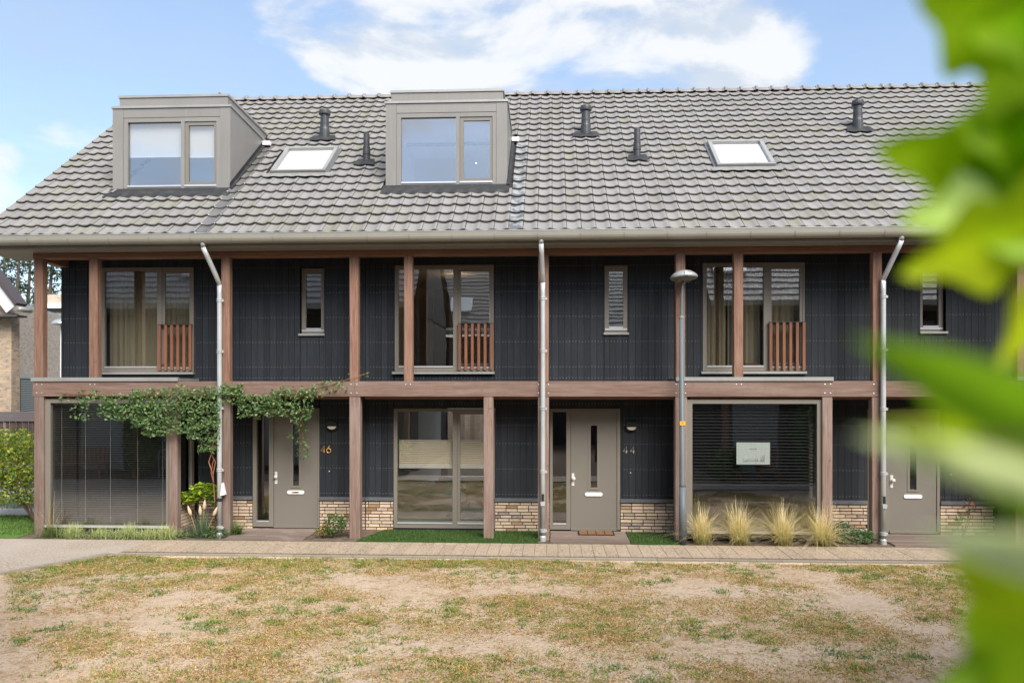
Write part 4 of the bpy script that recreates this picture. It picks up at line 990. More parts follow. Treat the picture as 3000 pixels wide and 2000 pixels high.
venetian('dark slatted blind behind the bay window with the paper poster', 2.56, 4.78, 1.0, 2.46, -.64, m_slatd, (.04, .27, .49, .72, .95), .058, .5, m_slatd)
def curtain(label, x0, x1, z0, z1, Y, waves, amp):
    n_ = waves * 8; vs_ = []; fs = []
    for i in range(n_ + 1):
        f_ = i / n_; x = x0 + (x1 - x0) * f_; a = amp * (.6 + .4 * math.sin(i * .37))
        for z, g in ((z1, .75), ((z0 + z1) / 2, 1), (z0, 1.15)): vs_.append((x + .012 * math.sin(i * .9) * g, Y + a * g * math.sin(f_ * waves * 2 * math.pi), z))
    for i in range(n_):
        for j in range(2): a = i * 3 + j; fs.append((a, a + 1, a + 4, a + 3))
    o = MB().add(vs_, fs).build('curtain', m_curt, None, True); tag(o, label, 'curtain', 'beige curtains')
curtain('full-width beige curtain drawn behind the upper window over the left bay', -8.92, -7.85, 3.0, 5.2, .22, 9, .035)
curtain('beige curtain beside the railing sash of the upper window over the left bay', -7.83, -7.0, 3.0, 5.2, .22, 7, .03)
curtain('gathered beige curtain behind the upper window above the poster bay', 2.95, 3.38, 3.0, 5.2, .22, 4, .05)
curtain('beige curtain behind post and glass of the upper window above the poster bay', 3.42, 4.05, 3.0, 5.2, .24, 5, .05)
curtain('beige curtain beside the railing sash of the upper window above the poster bay', 4.15, 4.8, 3.0, 5.2, .22, 6, .03)
wb = thing('wooden_box', 'small red-brown wooden box on the sill above the poster bay', 'box', (3.85, .13, 3.18)); bx('body', m_slat, wb, 3.72, 4.0, .09, .17, 3.17, 3.24); bx('lid', m_slat, wb, 3.715, 4.005, .085, .175, 3.241, 3.25)
for i, (a, b_) in enumerate(((-3.0, -1.93), (-1.82, -1.14))):
    pb = thing('pleated_blind', ('cream pleated blind across the wide pane of the window by turf' , 'cream pleated blind in the narrow sash beside the leaning post')[i], 'blind', ((a + b_) / 2, .12, 1.2))
    n_ = 26; vs_ = []; fs = []
    for j in range(n_ + 1): z = 1.27 + (1.74 - 1.27) * j / n_; y = .10 + (.012 if j % 2 else 0); vs_ += [(a, y, z), (b_, y, z)]
    for j in range(n_): fs.append((2 * j, 2 * j + 1, 2 * j + 3, 2 * j + 2))
    MB().add(vs_, fs).build('pleats', m_blindb, pb); bx('bottom_rail', m_blindw, pb, a, b_, .092, .118, 1.20, 1.268); bx('top_rail', m_blindw, pb, a, b_, .095, .115, 1.741, 1.755)
tb = thing('dining_table', 'dark dining table on crossed legs seen through the ground-floor window', 'table', (-1.75, 1.9, 0))
bx('table_top', m_deck, tb, -2.5, -.7, 1.5, 2.4, .72, .76)
for sx in (-1, 1):
    for sy in (-1, 1): MB().tube([(-1.75, 1.95, .40), (-1.75 + sx * .5, 1.95 + sy * .32, .0)], .03, 6).build('leg', m_deck, tb); MB().tube([(-1.75, 1.95, .40), (-1.75 + sx * .45, 1.95 + sy * .3, .72)], .03, 6).build('brace', m_deck, tb)
for i, cx in enumerate((-1.55, -1.15)):
    ch = thing('dining_chair', ('bent-steel dining chair nearer the table middle behind the wide window', 'bent-steel dining chair at the table end, mostly behind the weathered post')[i], 'chair', (cx, 1.1, 0), 'dining chairs')
    MB().cbox(cx - .22, cx + .22, .95, 1.4, .44, .48, .01).build('seat', m_rubber, ch)
    MB().add([(cx - .22, .98, .48), (cx + .22, .98, .48), (cx + .22, .80, .95), (cx - .22, .80, .95), (cx - .22, 1.02, .48), (cx + .22, 1.02, .48), (cx + .22, .84, .95), (cx - .22, .84, .95)], [(0, 1, 2, 3), (7, 6, 5, 4), (0, 4, 5, 1), (1, 5, 6, 2), (2, 6, 7, 3), (3, 7, 4, 0)]).build('backrest', m_deck, ch)
    for sx in (-.2, .2): MB().tube([(cx + sx, 1.38, .45), (cx + sx, 1.38, .03), (cx + sx, 1.3, .012), (cx + sx, .95, .012)], .012, 6).build('leg', m_steel, ch)
tl = thing('ceiling_spotlight', 'pair of lit warm spot bulbs inside the upper window of house 44', 'lamp', (-2.05, 1.8, 4.9))
MB().tube([(-2.06, 1.8, 5.24), (-2.06, 1.8, 5.06)], .01, 8).build('stem', m_steel, tl)
for sx in (-.045, .05): MB().lathe([(.01, .04), (.03, .02), (.034, -.02), (.02, -.04)], (-2.06 + sx, 1.77, 5.02), 12).build('bulb', emit('warm_spot', (1, .72, .38), 9), tl, True)
cb = thing('cabinet', 'tall dark cabinet standing inside the upper window of house 44', 'cabinet', (-2.55, 2.6, 2.95)); bx('carcass', mat('dark_cabinet', (.05, .045, .04), .5), cb, -2.68, -2.38, 2.4, 2.9, 2.95, 5.0); bx('door_front', mat('dark_cabinet', (.05, .045, .04), .5), cb, -2.675, -2.385, 2.385, 2.398, 2.97, 4.98)
# bird on the dormer
bp = onY(500, 219, DY0 + .35); bz = 8.46 + .29 - .018
bd = MB().tube([(bp.x - .085, bp.y, bz + .035), (bp.x - .055, bp.y, bz + .042), (bp.x - .02, bp.y, bz + .058), (bp.x + .015, bp.y, bz + .08), (bp.x + .028, bp.y, bz + .115), (bp.x + .032, bp.y, bz + .138), (bp.x + .05, bp.y, bz + .15), (bp.x + .068, bp.y, bz + .146)], [.008, .016, .036, .04, .024, .021, .021, .004], 10)
bd = bd.build('bird', mat('dove_plumage', (.30, .23, .20), .8, .1), None, True); tag(bd, 'small grey-brown bird perched on the dormer kerb of house 46', 'bird')
for sx in (-.01, .014): MB().tube([(bp.x + .004, bp.y + sx, bz + .05), (bp.x + .006, bp.y + sx, bz - .006)], .004, 5).build('leg', m_twig, bd)

# ================================================================== PLANTS
def clump(name, label, x, y, h, n, spread, lean, wd, c0, c1, group=None, az0=None, cat='grass', z=0., segs=4, droop=.35):
    t = thing(name, label, cat, (x, y, z), group)
    az = nr.uniform(0, 6.283, n) if az0 is None else nr.normal(az0[0], az0[1], n)
    r_ = np.abs(nr.normal(0, spread, n)); a2 = nr.uniform(0, 6.283, n)
    P_ = np.c_[x + r_ * np.cos(a2), y + r_ * np.sin(a2) * .8, np.full(n, z - .01)]
    L_ = np.abs(nr.normal(0, 1, n)) * lean + .03; H_ = h * nr.uniform(.45, 1.05, n) / (1 + .30 * np.maximum(L_ - .3, 0))
    V, Fq, T_, I = blades(P_, az, H_, L_, np.full(n, wd), segs, droop)
    k = np.clip(T_ * 1.25, 0, 1)[:, None]; cc = (np.array(c0) * (1 - k) + np.array(c1) * k) * (.7 + .6 * nr.random(n)[I])[:, None]
    o = np_obj('blade_tuft', V, Fq, m_grass, t, cc, 'stuff')
    return t
ST0, ST1 = (.32, .32, .10), (.90, .75, .48)
for (px, py, hh, n, lab) in ((1605, 1240, .84, 480, 'tall straw-coloured feather grass right beside the street lamp foot'),
                             (1690, 1240, .90, 560, 'straw-coloured feather grass clump, second from the street lamp, below the poster'),
                             (1785, 1240, .87, 560, 'straw-coloured feather grass clump, third from the street lamp'),
                             (1875, 1242, .84, 700, 'widest straw-coloured feather grass, drooping onto the path by the bay corner post')):
    p = onZ(px, py); far = 'widest' in lab
    clump('feather_grass', lab, p.x, -1.06, hh, n, (.075 if not far else .10), (1.0 if not far else 1.3), .0056, ST0, ST1, 'feather grasses below the poster bay', droop=.30)
GR0, GR1 = (.15, .21, .07), (.52, .56, .27)
for (px, hh, n, lab) in ((118, .36, 300, 'low dark green grass at the foot of the corner post'), (165, .33, 620, 'soft pale green grass mound next to the corner post'), (232, .26, 560, 'second low grass mound below the left bay window'), (295, .33, 660, 'middle soft grass mound below the left bay window'), (345, .26, 560, 'low combed grass below the left bay, second from its right post'), (382, .31, 620, 'soft grass mound at the right post of the left bay')):
    p = onY(px, 1220, -1.03)
    clump('soft_grass', lab, p.x, -1.03, hh, n, .13, .95, .007, GR0 if px > 120 else (.08, .13, .04), GR1 if px > 120 else (.17, .22, .07), 'soft green grasses below the left bay', droop=.5)
p = onY(112, 1220, -1.0)
clump('dry_grass_stalks', 'long dry stalks fanning over path and window by the corner post', p.x, -1.0, .95, 34, .05, .75, .006, (.3, .25, .1), (.55, .4, .2), droop=.3)
# pampas plant with plumes
p = onY(460, 1235, -.95)
pt = clump('pampas_grass', 'small pampas grass with four cream plumes left of the downpipe', p.x, -.92, .62, 190, .09, .55, .008, (.07, .12, .06), (.17, .24, .15), cat='grass')
for (px, py, pb) in ((437, 1178, 455), (460, 1178, 462), (469, 1165, 463), (492, 1180, 470)):
    a = onY(px, py, -.95); b_ = Vector((onY(pb, 1235, -.92).x, -.92, 0))
    d_ = (a - b_).normalized()
    MB().tube([b_, b_ + (a - b_) * .5, a], .005, 5).build('stalk', m_twig if False else mat('straw_stalk', (.45, .3, .15), .8), pt)
    MB().tube([a - d_ * .06, a - d_ * .01, a + d_ * .04, a + d_ * .10, a + d_ * .15], [.008, .03, .034, .022, .004], 8).build('plume', mat('cream_plume', (.58, .45, .31), .95, .05, layers=(((60, 60, 30), (.42, .3, .19), .4, .7, .7),)), pt, True)
p = onY(545, 1232, -.7)
clump('strap_leaf_grass', 'green strap-leaved grass clump beside the step of door 46', p.x, -.75, .40, 150, .07, .75, .014, (.06, .11, .035), (.16, .23, .07))
def leafy(name, label, C, size, col, cat, base, group=None, stems=True, var=.35, flat=.5, aspect=.62):
    t = thing(name, label, cat, base, group)
    leaf_cloud('foliage', C, size, m_leaf, t, col, var, flat, 'stuff', aspect)
    if stems:
        C = np.asarray(C)
        for k in range(6):
            q = C[nr.integers(len(C))]; m_ = (np.array(base) * .5 + q * .5) + nr.normal(0, .02, 3)
            MB().tube([base, tuple(m_), tuple(q)], [.007, .005, .002], 5).build('stem', m_bark, t)
    return t
def ellip(c, r, n, shell=.55):
    d = nr.normal(size=(n, 3)); d /= np.linalg.norm(d, axis=1)[:, None]
    return np.array(c) + d * np.array(r) * (shell + (1 - shell) * nr.random((n, 1)) ** .5) * nr.uniform(.75, 1.08, (n, 1))
p = onY(768, 1215, -.8)
C = np.concatenate([ellip((p.x, -.82, .24), (.22, .18, .23), 520), ellip((p.x - .2, -.85, .12), (.16, .14, .11), 160), ellip((p.x + .17, -.75, .3), (.1, .1, .13), 90)])
cols = np.tile((.085, .165, .055), (len(C), 1)); m_ = (C[:, 0] < p.x - .13) | (nr.random(len(C)) < .1); cols[m_] = (.22, .20, .05); cols[nr.random(len(C)) < .07] = (.30, .10, .05)
leafy('nandina_shrub', 'small shrub of green and reddish leaves between door 46 and the party post', C, .05, cols, 'shrub', (p.x, -.82, 0))
p = onY(470, 1150, -.55)
C = np.concatenate([ellip((p.x + .02, -.55, .82), (.30, .18, .16), 230), ellip((p.x - .28, -.55, .68), (.24, .15, .12), 170), ellip((p.x + .24, -.5, .62), (.2, .15, .14), 120)])
leafy('young_maple', 'young maple with flat tiers of lime green leaves behind the downpipe', C, .085, (.30, .40, .04), 'shrub', (p.x + .05, -.55, 0), var=.25, flat=1.3, aspect=.9)
p = onY(430, 1225, -.9)
C = np.concatenate([ellip((p.x, -.95, .05), (.22, .15, .08), 170), ellip((p.x + .55, -.95, .09), (.28, .15, .12), 300)])
leafy('ground_cover', 'low green ground cover around the pampas grass and downpipe foot', C, .045, (.09, .17, .055), 'plant', (p.x + .3, -.95, 0), stems=False)
p = onY(1955, 1230, -.8)
C = np.concatenate([ellip((p.x + .08, -.82, .10), (.42, .25, .16), 900, .3), ellip((p.x - .15, -.75, .22), (.2, .15, .16), 260)])
leafy('trailing_geranium', 'dense dark green leafy plant between bay corner post and last downpipe', C, .055, (.055, .145, .055), 'plant', (p.x, -.82, 0), stems=False, flat=1.0, aspect=.9)
fl = MB()
C = ellip((p.x + .1, -.9, .14), (.35, .2, .14), 14, .9)
o = leaf_cloud('blossom', C, .03, m_leaf, None, (.25, .28, .6), .2, 1.0, 'stuff'); tag(o, 'tiny pale violet blossoms among the dark green leafy plant', 'flower')
p = onY(2215, 1190, -.35)
C = np.concatenate([ellip(onY(2205, 1190, -.3), (.10, .08, .12), 45), ellip(onY(2225, 1165, -.3), (.13, .06, .2), 50)])
cols = np.tile((.12, .19, .06), (len(C), 1)); cols[C[:, 2] > .55] = (.30, .14, .06)
leafy('climbing_rose', 'thin reddish climbing rose on the brick plinth beside the veiled door', C, .05, cols, 'plant', (p.x, -.3, 0))
# ---- vine over the beam
def vine_cells():
    out = []
    # (px0, px1, py0, py1, leaves, depth)
    for (a, b_, c_, d_, n, y) in ((175, 222, 895, 925, 90, -.93), (222, 262, 900, 955, 120, -.93), (240, 320, 905, 965, 420, -.96), (300, 400, 892, 985, 900, -.98), (325, 395, 960, 1000, 200, -.96),
                                  (395, 505, 888, 985, 1150, -.98), (430, 505, 960, 1010, 360, -.95), (455, 502, 1000, 1040, 190, -.9), (505, 560, 880, 930, 300, -.93), (545, 640, 905, 955, 480, -.93), (585, 600, 940, 965, 50, -.93),
                                  (610, 720, 895, 950, 380, -.94), (640, 715, 940, 965, 130, -.92), (690, 745, 880, 915, 70, -.93), (740, 800, 868, 900, 60, -.92), (600, 730, 890, 915, 110, -.92),
                                  (682, 706, 955, 985, 90, -.5), (678, 710, 985, 1055, 90, -.45), (660, 676, 990, 1010, 16, -.45), (160, 205, 925, 965, 45, -.9), (800, 850, 850, 880, 16, -.6), (130, 165, 895, 915, 14, -.9)):
        q = nr.random((n, 3)); 
        for (u, v, w_) in q:
            px = a + (b_ - a) * u; py = c_ + (d_ - c_) * v
            py += 14 * noise.noise(Vector((px * .03, py * .03, 1.)))
            p_ = onY(px, py, y + .16 * (w_ - .6)); out.append(tuple(p_))
    return np.array(out)
C = vine_cells()
vn = thing('climbing_vine', 'green climbing vine trained along the beam over bay window and door 46', 'vine', (-6.25, -.8, 0))
cols = np.tile((.125, .215, .085), (len(C), 1)); cols[nr.random(len(C)) < .35] = (.20, .29, .12); cols[nr.random(len(C)) < .1] = (.28, .35, .18)
leaf_cloud('foliage', C, .062, m_leaf, vn, cols, .35, .35, 'stuff')
for pts in ([(497, 1230), (493, 1150), (488, 1090), (494, 1060), (482, 1040), (495, 990), (470, 930), (380, 905), (300, 910), (200, 905), (140, 903)], [(488, 1090), (479, 1060), (488, 1035), (497, 980), (510, 900), (600, 920), (690, 900), (770, 880), (850, 855)], [(690, 930), (694, 980), (690, 1050)], [(492, 1110), (484, 1085), (492, 1055)], [(450, 930), (350, 950), (330, 990)]):
    MB().tube([tuple(onY(q[0] + rnd.uniform(-2, 2), q[1], -.88 if q[0] < 680 or q[1] < 925 else -.5)) for q in pts], [.011 - .007 * i / (len(pts) - 1) for i in range(len(pts))], 6).build('vine_stem', m_twig, vn, True)
# ---- shrub at the left edge
sx_ = onY(30, 1100, .6).x
def in_px(pxr, pyr, Y, dep, n):
    return np.array([tuple(onY(rnd.uniform(*pxr), rnd.uniform(*pyr), Y + rnd.uniform(-dep, dep))) for _ in range(n)])
C = np.concatenate([in_px((-60, 82), (995, 1110), .5, .4, 2600), in_px((-40, 80), (1080, 1155), .5, .35, 1300), in_px((-80, 70), (985, 1060), .9, .4, 1200)])
keep = np.array([noise.noise(Vector(c_) * 3.2) > -.35 for c_ in C]); C = C[keep]
cols = np.tile((.16, .235, .04), (len(C), 1)); cols[nr.random(len(C)) < .4] = (.30, .34, .05); cols[nr.random(len(C)) < .12] = (.42, .42, .08)
sh = leafy('garden_shrub', 'tall yellow-green shrub beside the corner post of the end house', C, .075, cols, 'shrub', (onY(72, 1160, .1).x - .1, .35, 0), stems=False)
for k in range(7):
    q = C[nr.integers(len(C))]; b_ = (onY(76, 1160, .1).x - .1, .35, 0)
    MB().tube([b_, ((b_[0] * .6 + q[0] * .4), .4, q[2] * .45), tuple(q)], [.014, .01, .004], 6).build('branch', m_bark, sh)
for i, (px, y) in enumerate(((10, 2.6), (60, 2.5), (-30, 2.8))):
    q = onY(px, 1150, y); clump('lavender_bush', ('grey-green cushion plant below the shrub stems on the gravel bed', 'grey-green cushion plant on the gravel right against the corner post', 'grey-green cushion plant at the outer edge of the gravel bed')[i], q.x, y, .35, 220, .3, .5, .02, (.2, .25, .16), (.36, .42, .33), 'cushion plants on the gravel bed', cat='plant', z=.04)

# ================================================================== BACKGROUND ON THE LEFT
# garden fence
fy = 5.6
fn = thing('garden_fence', 'weathered dark plank fence with heavy top rail behind the shrub', 'fence', (onY(30, 1000, fy).x, fy, 0))
z_t = onY(40, 945, fy).z; xa = onY(-120, 945, fy).x; xb = onY(120, 945, fy).x
MB().cbox(xa, xb, fy - .06, fy + .06, z_t - .27, z_t, .01, 'x').build('top_rail', mat('grey_fence_rail', (.13, .11, .115), .85, .1, layers=(((2, 30, 30), (.2, .17, .17), .4, .7, .7),)), fn)
x = xa
while x < xb - .13:
    ubox('fence_board', mat('brown_fence_board', (.085, .06, .055), .85, .1, layers=(((30, 30, 2), (.15, .11, .1), .4, .7, .7),), rand=.3), fn, x, x + .15, fy - .012, fy + .012, .05, z_t - .272).matrix_parent_inverse = Matrix.Translation(-Vector(fn.location)); x += .178
for x in (xa, (xa + xb) / 2, xb - .1): bx('fence_post', mat('grey_fence_post', (.3, .27, .26), .85, .1), fn, x + .155, x + .175, fy - .03, fy + .03, 0, z_t - .273)
def brick_mat(name, c1, c2, c3, mort, sw=.22, sh=.0635, axis='x'):
    m = bpy.data.materials.new(name); m.use_nodes = True; T = NT(m.node_tree); b = m.node_tree.nodes['Principled BSDF']
    g = T.n('ShaderNodeNewGeometry'); s_ = T.n('ShaderNodeSeparateXYZ'); T.set(s_.inputs[0], g.outputs['Position'])
    cb_ = T.n('ShaderNodeCombineXYZ'); T.set(cb_.inputs[0], T.math('ADD', s_.outputs[0], s_.outputs[1])); T.set(cb_.inputs[1], s_.outputs[2])
    br = T.n('ShaderNodeTexBrick'); T.set(br.inputs['Vector'], cb_.outputs[0]); br.inputs['Scale'].default_value = 1
    br.inputs['Brick Width'].default_value = sw; br.inputs['Row Height'].default_value = sh; br.inputs['Mortar Size'].default_value = .006
    br.inputs['Color1'].default_value = (*c1, 1); br.inputs['Color2'].default_value = (*c2, 1); br.inputs['Mortar'].default_value = (*mort, 1)
    nz = T.noise(T.vmath('MULTIPLY', g.outputs['Position'], (5, 5, 16)), 1, 3)
    T.set(b.inputs['Base Color'], T.mix(T.smooth(nz, .52, .66, 0, .8), br.outputs[0], (*c3, 1)))
    b.inputs['Roughness'].default_value = .9
    return m
m_fb = brick_mat('buff_facing_brick', (.50, .37, .24), (.36, .27, .19), (.19, .16, .15), (.35, .30, .26))
m_fl = brick_mat('pale_facing_brick', (.60, .46, .345), (.48, .37, .29), (.26, .23, .22), (.50, .46, .42))
# nearer neighbour: brick gable with overhanging roof
ny_ = 6.4
nb = thing('neighbour_house', 'buff brick house with dark overhanging roof edge beyond the fence', 'house', (onY(-60, 900, ny_).x, ny_, 0))
cx = onY(26, 900, ny_).x; ez = onY(30, 718, ny_ - .5).z
MB().prism([(cx - 7, -.05), (cx, -.05), (cx, ez + .05), (cx - .25, ez + .3), (cx - 7, ez + .3)], ny_, ny_ + .35).build('wall', m_fb, nb)
e_ = onY(37, 700, ny_ - .5); a = Vector((-1, 0, 1.28)).normalized()
def nroof(name, m_, off0, off1, y0, y1, L=6):
    p0 = Vector((e_.x, 0, e_.z)); n_ = Vector((a.z, 0, -a.x)); n_ = n_ if n_.z > 0 else -n_
    q = [p0 + n_ * off0, p0 + n_ * off1, p0 + a * L + n_ * off1, p0 + a * L + n_ * off0]
    return MB().prism([(v.x, v.z) for v in q][::-1], y0, y1).build(name, m_, nb)
nroof('roof', mat('dark_purple_tile', (.07, .06, .066), .6, .3), -.02, .08, ny_ - .55, ny_ - .1, 1.6)
nroof('verge_board', mat('white_verge', (.62, .62, .62), .5), -.36, -.021, ny_ - .50, ny_ - .46, 1.6)
bx('eave_soffit', mat('dark_soffit', (.07, .07, .075), .6), nb, e_.x - 1.2, e_.x - .02, ny_ - .455, ny_ - .005, e_.z - .32, e_.z - .27)
MB().tube([(e_.x + .09, ny_ - .52, e_.z - .12), (e_.x + .09, ny_ - .02, e_.z - .12)], .07, 10).build('gutter', m_zincd, nb, True)
# farther neighbour: pale brick block with blind window
fa, fb = atD(16, 690, 24.5), atD(190, 745, 37)
far = thing('brick_annex', 'pale brick building with grey coping and a blind-covered window behind the end house', 'building', (fa.x, fa.y, 0))
dv = Vector((fb.x - fa.x, fb.y - fa.y)).normalized(); nv = Vector((-dv.y, dv.x))
def wallbox(name, m_, p, q, z0, z1a, z1b, t0, t1, par):
    A = [(p.x + nv.x * t, p.y + nv.y * t) for t in (t0, t1)]; B = [(q.x + nv.x * t, q.y + nv.y * t) for t in (t0, t1)]
    return MB().add([(*A[0], z0), (*B[0], z0), (*B[1], z0), (*A[1], z0), (*A[0], z1a), (*B[0], z1b), (*B[1], z1b), (*A[1], z1a)], [(0, 3, 2, 1), (4, 5, 6, 7), (0, 1, 5, 4), (1, 2, 6, 5), (2, 3, 7, 6), (3, 0, 4, 7)]).build(name, m_, par)
wallbox('wall', m_fl, fa, fb, -.05, fa.z, fb.z, 0, 4, far)
wallbox('coping', m_zincd, fa - Vector((.1, .1, 0)), fb, fa.z, fa.z + .10, fb.z + .1, -.06, 4.1, far).location.z = .002
u0 = Vector(fa.xy) + dv * 1.9; u1 = Vector(fa.xy) + dv * 4.2
def wall_hit(px):
    d = ray(px, 900); o = Vector((0, -DW)); dd = Vector((d.x, d.y)); M_ = Matrix(((dd.x, -dv.x), (dd.y, -dv.y))); s_ = M_.inverted() @ (Vector(fa.xy) - o); return o + dd * s_.x, s_.x
(wa, ta), (wb_, tb_) = wall_hit(46), wall_hit(84)
za, zb_ = CH + (HY - 868) / F * ta, CH + (HY - 955) / F * ta
V3 = lambda w: Vector((w.x, w.y, 0))
wn = wallbox('window', mat('dark_blind_panel', (.06, .065, .075), .5), V3(wa), V3(wb_), zb_, za, za, -.02, .02, far)
wallbox('lintel', m_zincd, V3(wa - dv * .03), V3(wb_ + dv * .03), za, za + .16, za + .16, -.05, .02, far)
z = zb_ + .02
while z < za - .05: wallbox('blind_slat', m_slatl, V3(wa + dv * .05), V3(wb_ - dv * .05), z, z + .03, z + .03, -.032, -.021, wn); z += .075
f2a, f2b = atD(140, 676, 42), atD(78, 676, 42)
fb2 = thing('brick_block', 'tall brick block with white band glimpsed between the two left posts', 'building', (f2a.x, f2a.y, 0))
bx('wall', m_fl, fb2, atD(100, 676, 42).x, atD(240, 676, 42).x, f2a.y, f2a.y + 4, 0, f2a.z); bx('white_band', m_white, fb2, atD(100, 676, 42).x, atD(240, 676, 42).x, f2a.y - .15, f2a.y - .005, CH + (HY - 708) / F * 42, CH + (HY - 698) / F * 42); bx('painted_shadow_strip', m_black, fb2, atD(100, 676, 42).x, atD(240, 676, 42).x, f2a.y - .1, f2a.y - .004, CH + (HY - 716) / F * 42, CH + (HY - 709) / F * 42)  # black strip paints the shade line below the white band
# far lamp head beside the gable
fl_ = atD(128, 741, 21)
f_l = thing('street_lamp', 'distant white-headed street lamp half hidden by the end gable', 'street lamp', (fl_.x + .17, fl_.y, 0))
MB().tube([(fl_.x + .17, fl_.y, 0), (fl_.x + .17, fl_.y, fl_.z)], [.06, .035], 12).build('pole', m_white, f_l, True)
MB().lathe([(.17, -.07), (.26, -.05), (.25, .0), (.16, .07), (.05, .1)], (fl_.x + .17, fl_.y, fl_.z), 24).build('lamp_head', m_lamph, f_l, True)
# conifers
def conifer(label, px, pyt, dist, rad, dens):
    b_ = atD(px, 890, dist); top = atD(px, pyt, dist); H_ = top.z
    t = thing('pine_tree', label, 'tree', (b_.x, b_.y, 0), 'tall pines behind the brick buildings')
    tp_ = [(b_.x + .15 * math.sin(k * 1.3), b_.y, H_ * k / 6) for k in range(7)]
    MB().tube(tp_, [.30 - .042 * k for k in range(7)], 8).build('trunk', m_far, t, True)
    C = []; lim = MB()
    for k in range(int(30 * dens)):
        z = H_ * rnd.uniform(.36, 1.0); L_ = rad * (1.12 - z / H_) ** .6 * rnd.uniform(.5, 1.15); w_ = rnd.uniform(0, 6.283); up_ = rnd.uniform(-.12, .22)
        st = Vector((b_.x, b_.y, z)); en = st + Vector((math.cos(w_) * L_, math.sin(w_) * L_, up_ * L_))
        lim.tube([st, (st + en) / 2 + Vector((0, 0, .1)), en], [.05, .035, .015], 5)
        for j in range(int(34 * L_ / 2)):
            f_ = rnd.uniform(.3, 1.05); c_ = st + (en - st) * f_; C.append((c_.x + rnd.gauss(0, .22), c_.y + rnd.gauss(0, .22), c_.z + rnd.gauss(0, .13)))
    lim.build('limbs', m_far, t, True, kind='stuff')
    leaf_cloud('crown', C, .34, m_pine, t, (.060, .095, .062), .4, .3, 'stuff', .4)
for (px, pyt, ds, r_, de, lab) in ((8, 560, 62, 2.2, 1.3, 'tall thin pine left of the double-trunked pines'), (42, 545, 58, 2.3, 1.7, 'tall pine with bare lower trunk behind the brick annex'), (68, 545, 61, 2.2, 1.7, 'tall pine whose crown fills the gap by the corner post'), (118, 545, 57, 2.6, 2.0, 'broad pine seen between the two left posts'), (-30, 560, 66, 2.5, 1.2, 'pine at the far end of the pine row'), (95, 600, 70, 2.6, 1.6, 'lower bushy pine behind the taller pines')):
    conifer(lab, px, pyt, ds, r_, de)

# ================================================================== ACROSS THE COURT (seen mirrored in the glass)
pth2 = bx('court_path', m_pave, None, -30, 30, -9.5, -8.15, -.09, -.004, 'structure')
bx('court_yard', m_soil, None, -30, 30, -24, -9.52, -.09, -.012, 'structure')
oy = -10.1
for (xa, xb, lab) in ((-24, -4.5, 'grey-tiled house row across the court, mirrored in the windows of house 46'), (5.0, 22, 'grey-tiled house row across the court, mirrored in the poster bay')):
    op = thing('court_house', lab, 'house', ((xa + xb) / 2, oy - 4, 0), 'house rows across the court')
    sg = 1 if xa > 0 else -1
    bx('wall', mat('dark_timber', (.045, .04, .038), .7, layers=(((8, .5, .5), (.08, .07, .06), .4, .7, .7),)), op, xa, xb, oy - 8, oy - .9, -.05, 5.3)
    b = MB()
    for r_ in range(19):
        y0 = oy + .3 - r_ * .2855; z0 = 5.5 + r_ * .2217
        b.add([(xa - .3 * (sg < 0), y0, z0 + .05), (xb + .3 * (sg > 0), y0, z0 + .05), (xb + .3 * (sg > 0), y0 - .30, z0 + .24), (xa - .3 * (sg < 0), y0 - .30, z0 + .24), (xa - .3 * (sg < 0), y0, z0), (xb + .3 * (sg > 0), y0, z0)], [(1, 0, 3, 2), (0, 1, 5, 4)])
        b.add([(xa, 2 * (oy - 5.1) - y0, z0), (xb, 2 * (oy - 5.1) - y0, z0), (xb, 2 * (oy - 5.1) - y0 + .3, z0 + .24), (xa, 2 * (oy - 5.1) - y0 + .3, z0 + .24)], [(0, 1, 2, 3)])
    b.build('roof', m_tile, op, kind='stuff')
    MB().prismx([(oy - 8, 5.25), (oy - .9, 5.25), (oy - 5.1, 9.5)], xa if sg > 0 else xb - .1, xa + .1 if sg > 0 else xb).build('gable', m_board, op)
    bx('gutter', m_gutter, op, xa, xb, oy + .28, oy + .42, 5.36, 5.52)
    bx('beam', m_beam, op, xa, xb, oy - .06, oy + .04, 2.6, 2.9)
    n_ = int((xb - xa) / 2.5)
    for i in range(n_ + 1):
        x = xa + .1 + (xb - xa - .4) * i / n_; MB().cbox(x, x + .17, oy - .05, oy + .12, 0, 5.3, .01).build('post', m_wood, op)
        if i < n_:
            bx('window', mat('pale_window', (.30, .32, .33), .25), op, x + .5, x + 1.9, oy - .89, oy - .85, .15, 2.3); bx('window', mat('grey_window', (.10, .105, .11), .2), op, x + .5, x + 1.9, oy - .89, oy - .85, 3.2, 5.0)
        if i % 2 == 0:
            w_ = 2.2; q = Vector((x + .8, oy + .3 - w_ * .787, 5.5 + w_ * .611 + .14))
            o = MB().cbox(-.55, .55, -.62, .62, -.05, .05, .01, 'y').build('skylight', m_white, op); o.matrix_basis = Matrix.Translation(q) @ Matrix.Rotation(math.radians(-37.8), 4, 'X')
for (x, y, r_, hgt, lab) in ((-12.6, -9.9, .7, 2.6, 'leafy climber across the court, mirrored in the left bay'), (-5.0, -9.7, .6, 1.2, 'low grey bush across the court mirrored below the pleated blind'), (7.6, -9.8, .6, 3.0, 'tall leafy climber across the court mirrored in the poster bay'), (5.1, -9.7, .45, 1.0, 'low bush across the court mirrored beside the poster'), (-16, -9.8, .8, 2.0, 'rounded bush across the court beyond the left bay view')):
    leafy('court_bush', lab, ellip((x, y, hgt * .5), (r_, r_ * .6, hgt * .5), 900, .4), .12, (.12, .20, .06), 'shrub', (x, y, 0), 'bushes across the court')
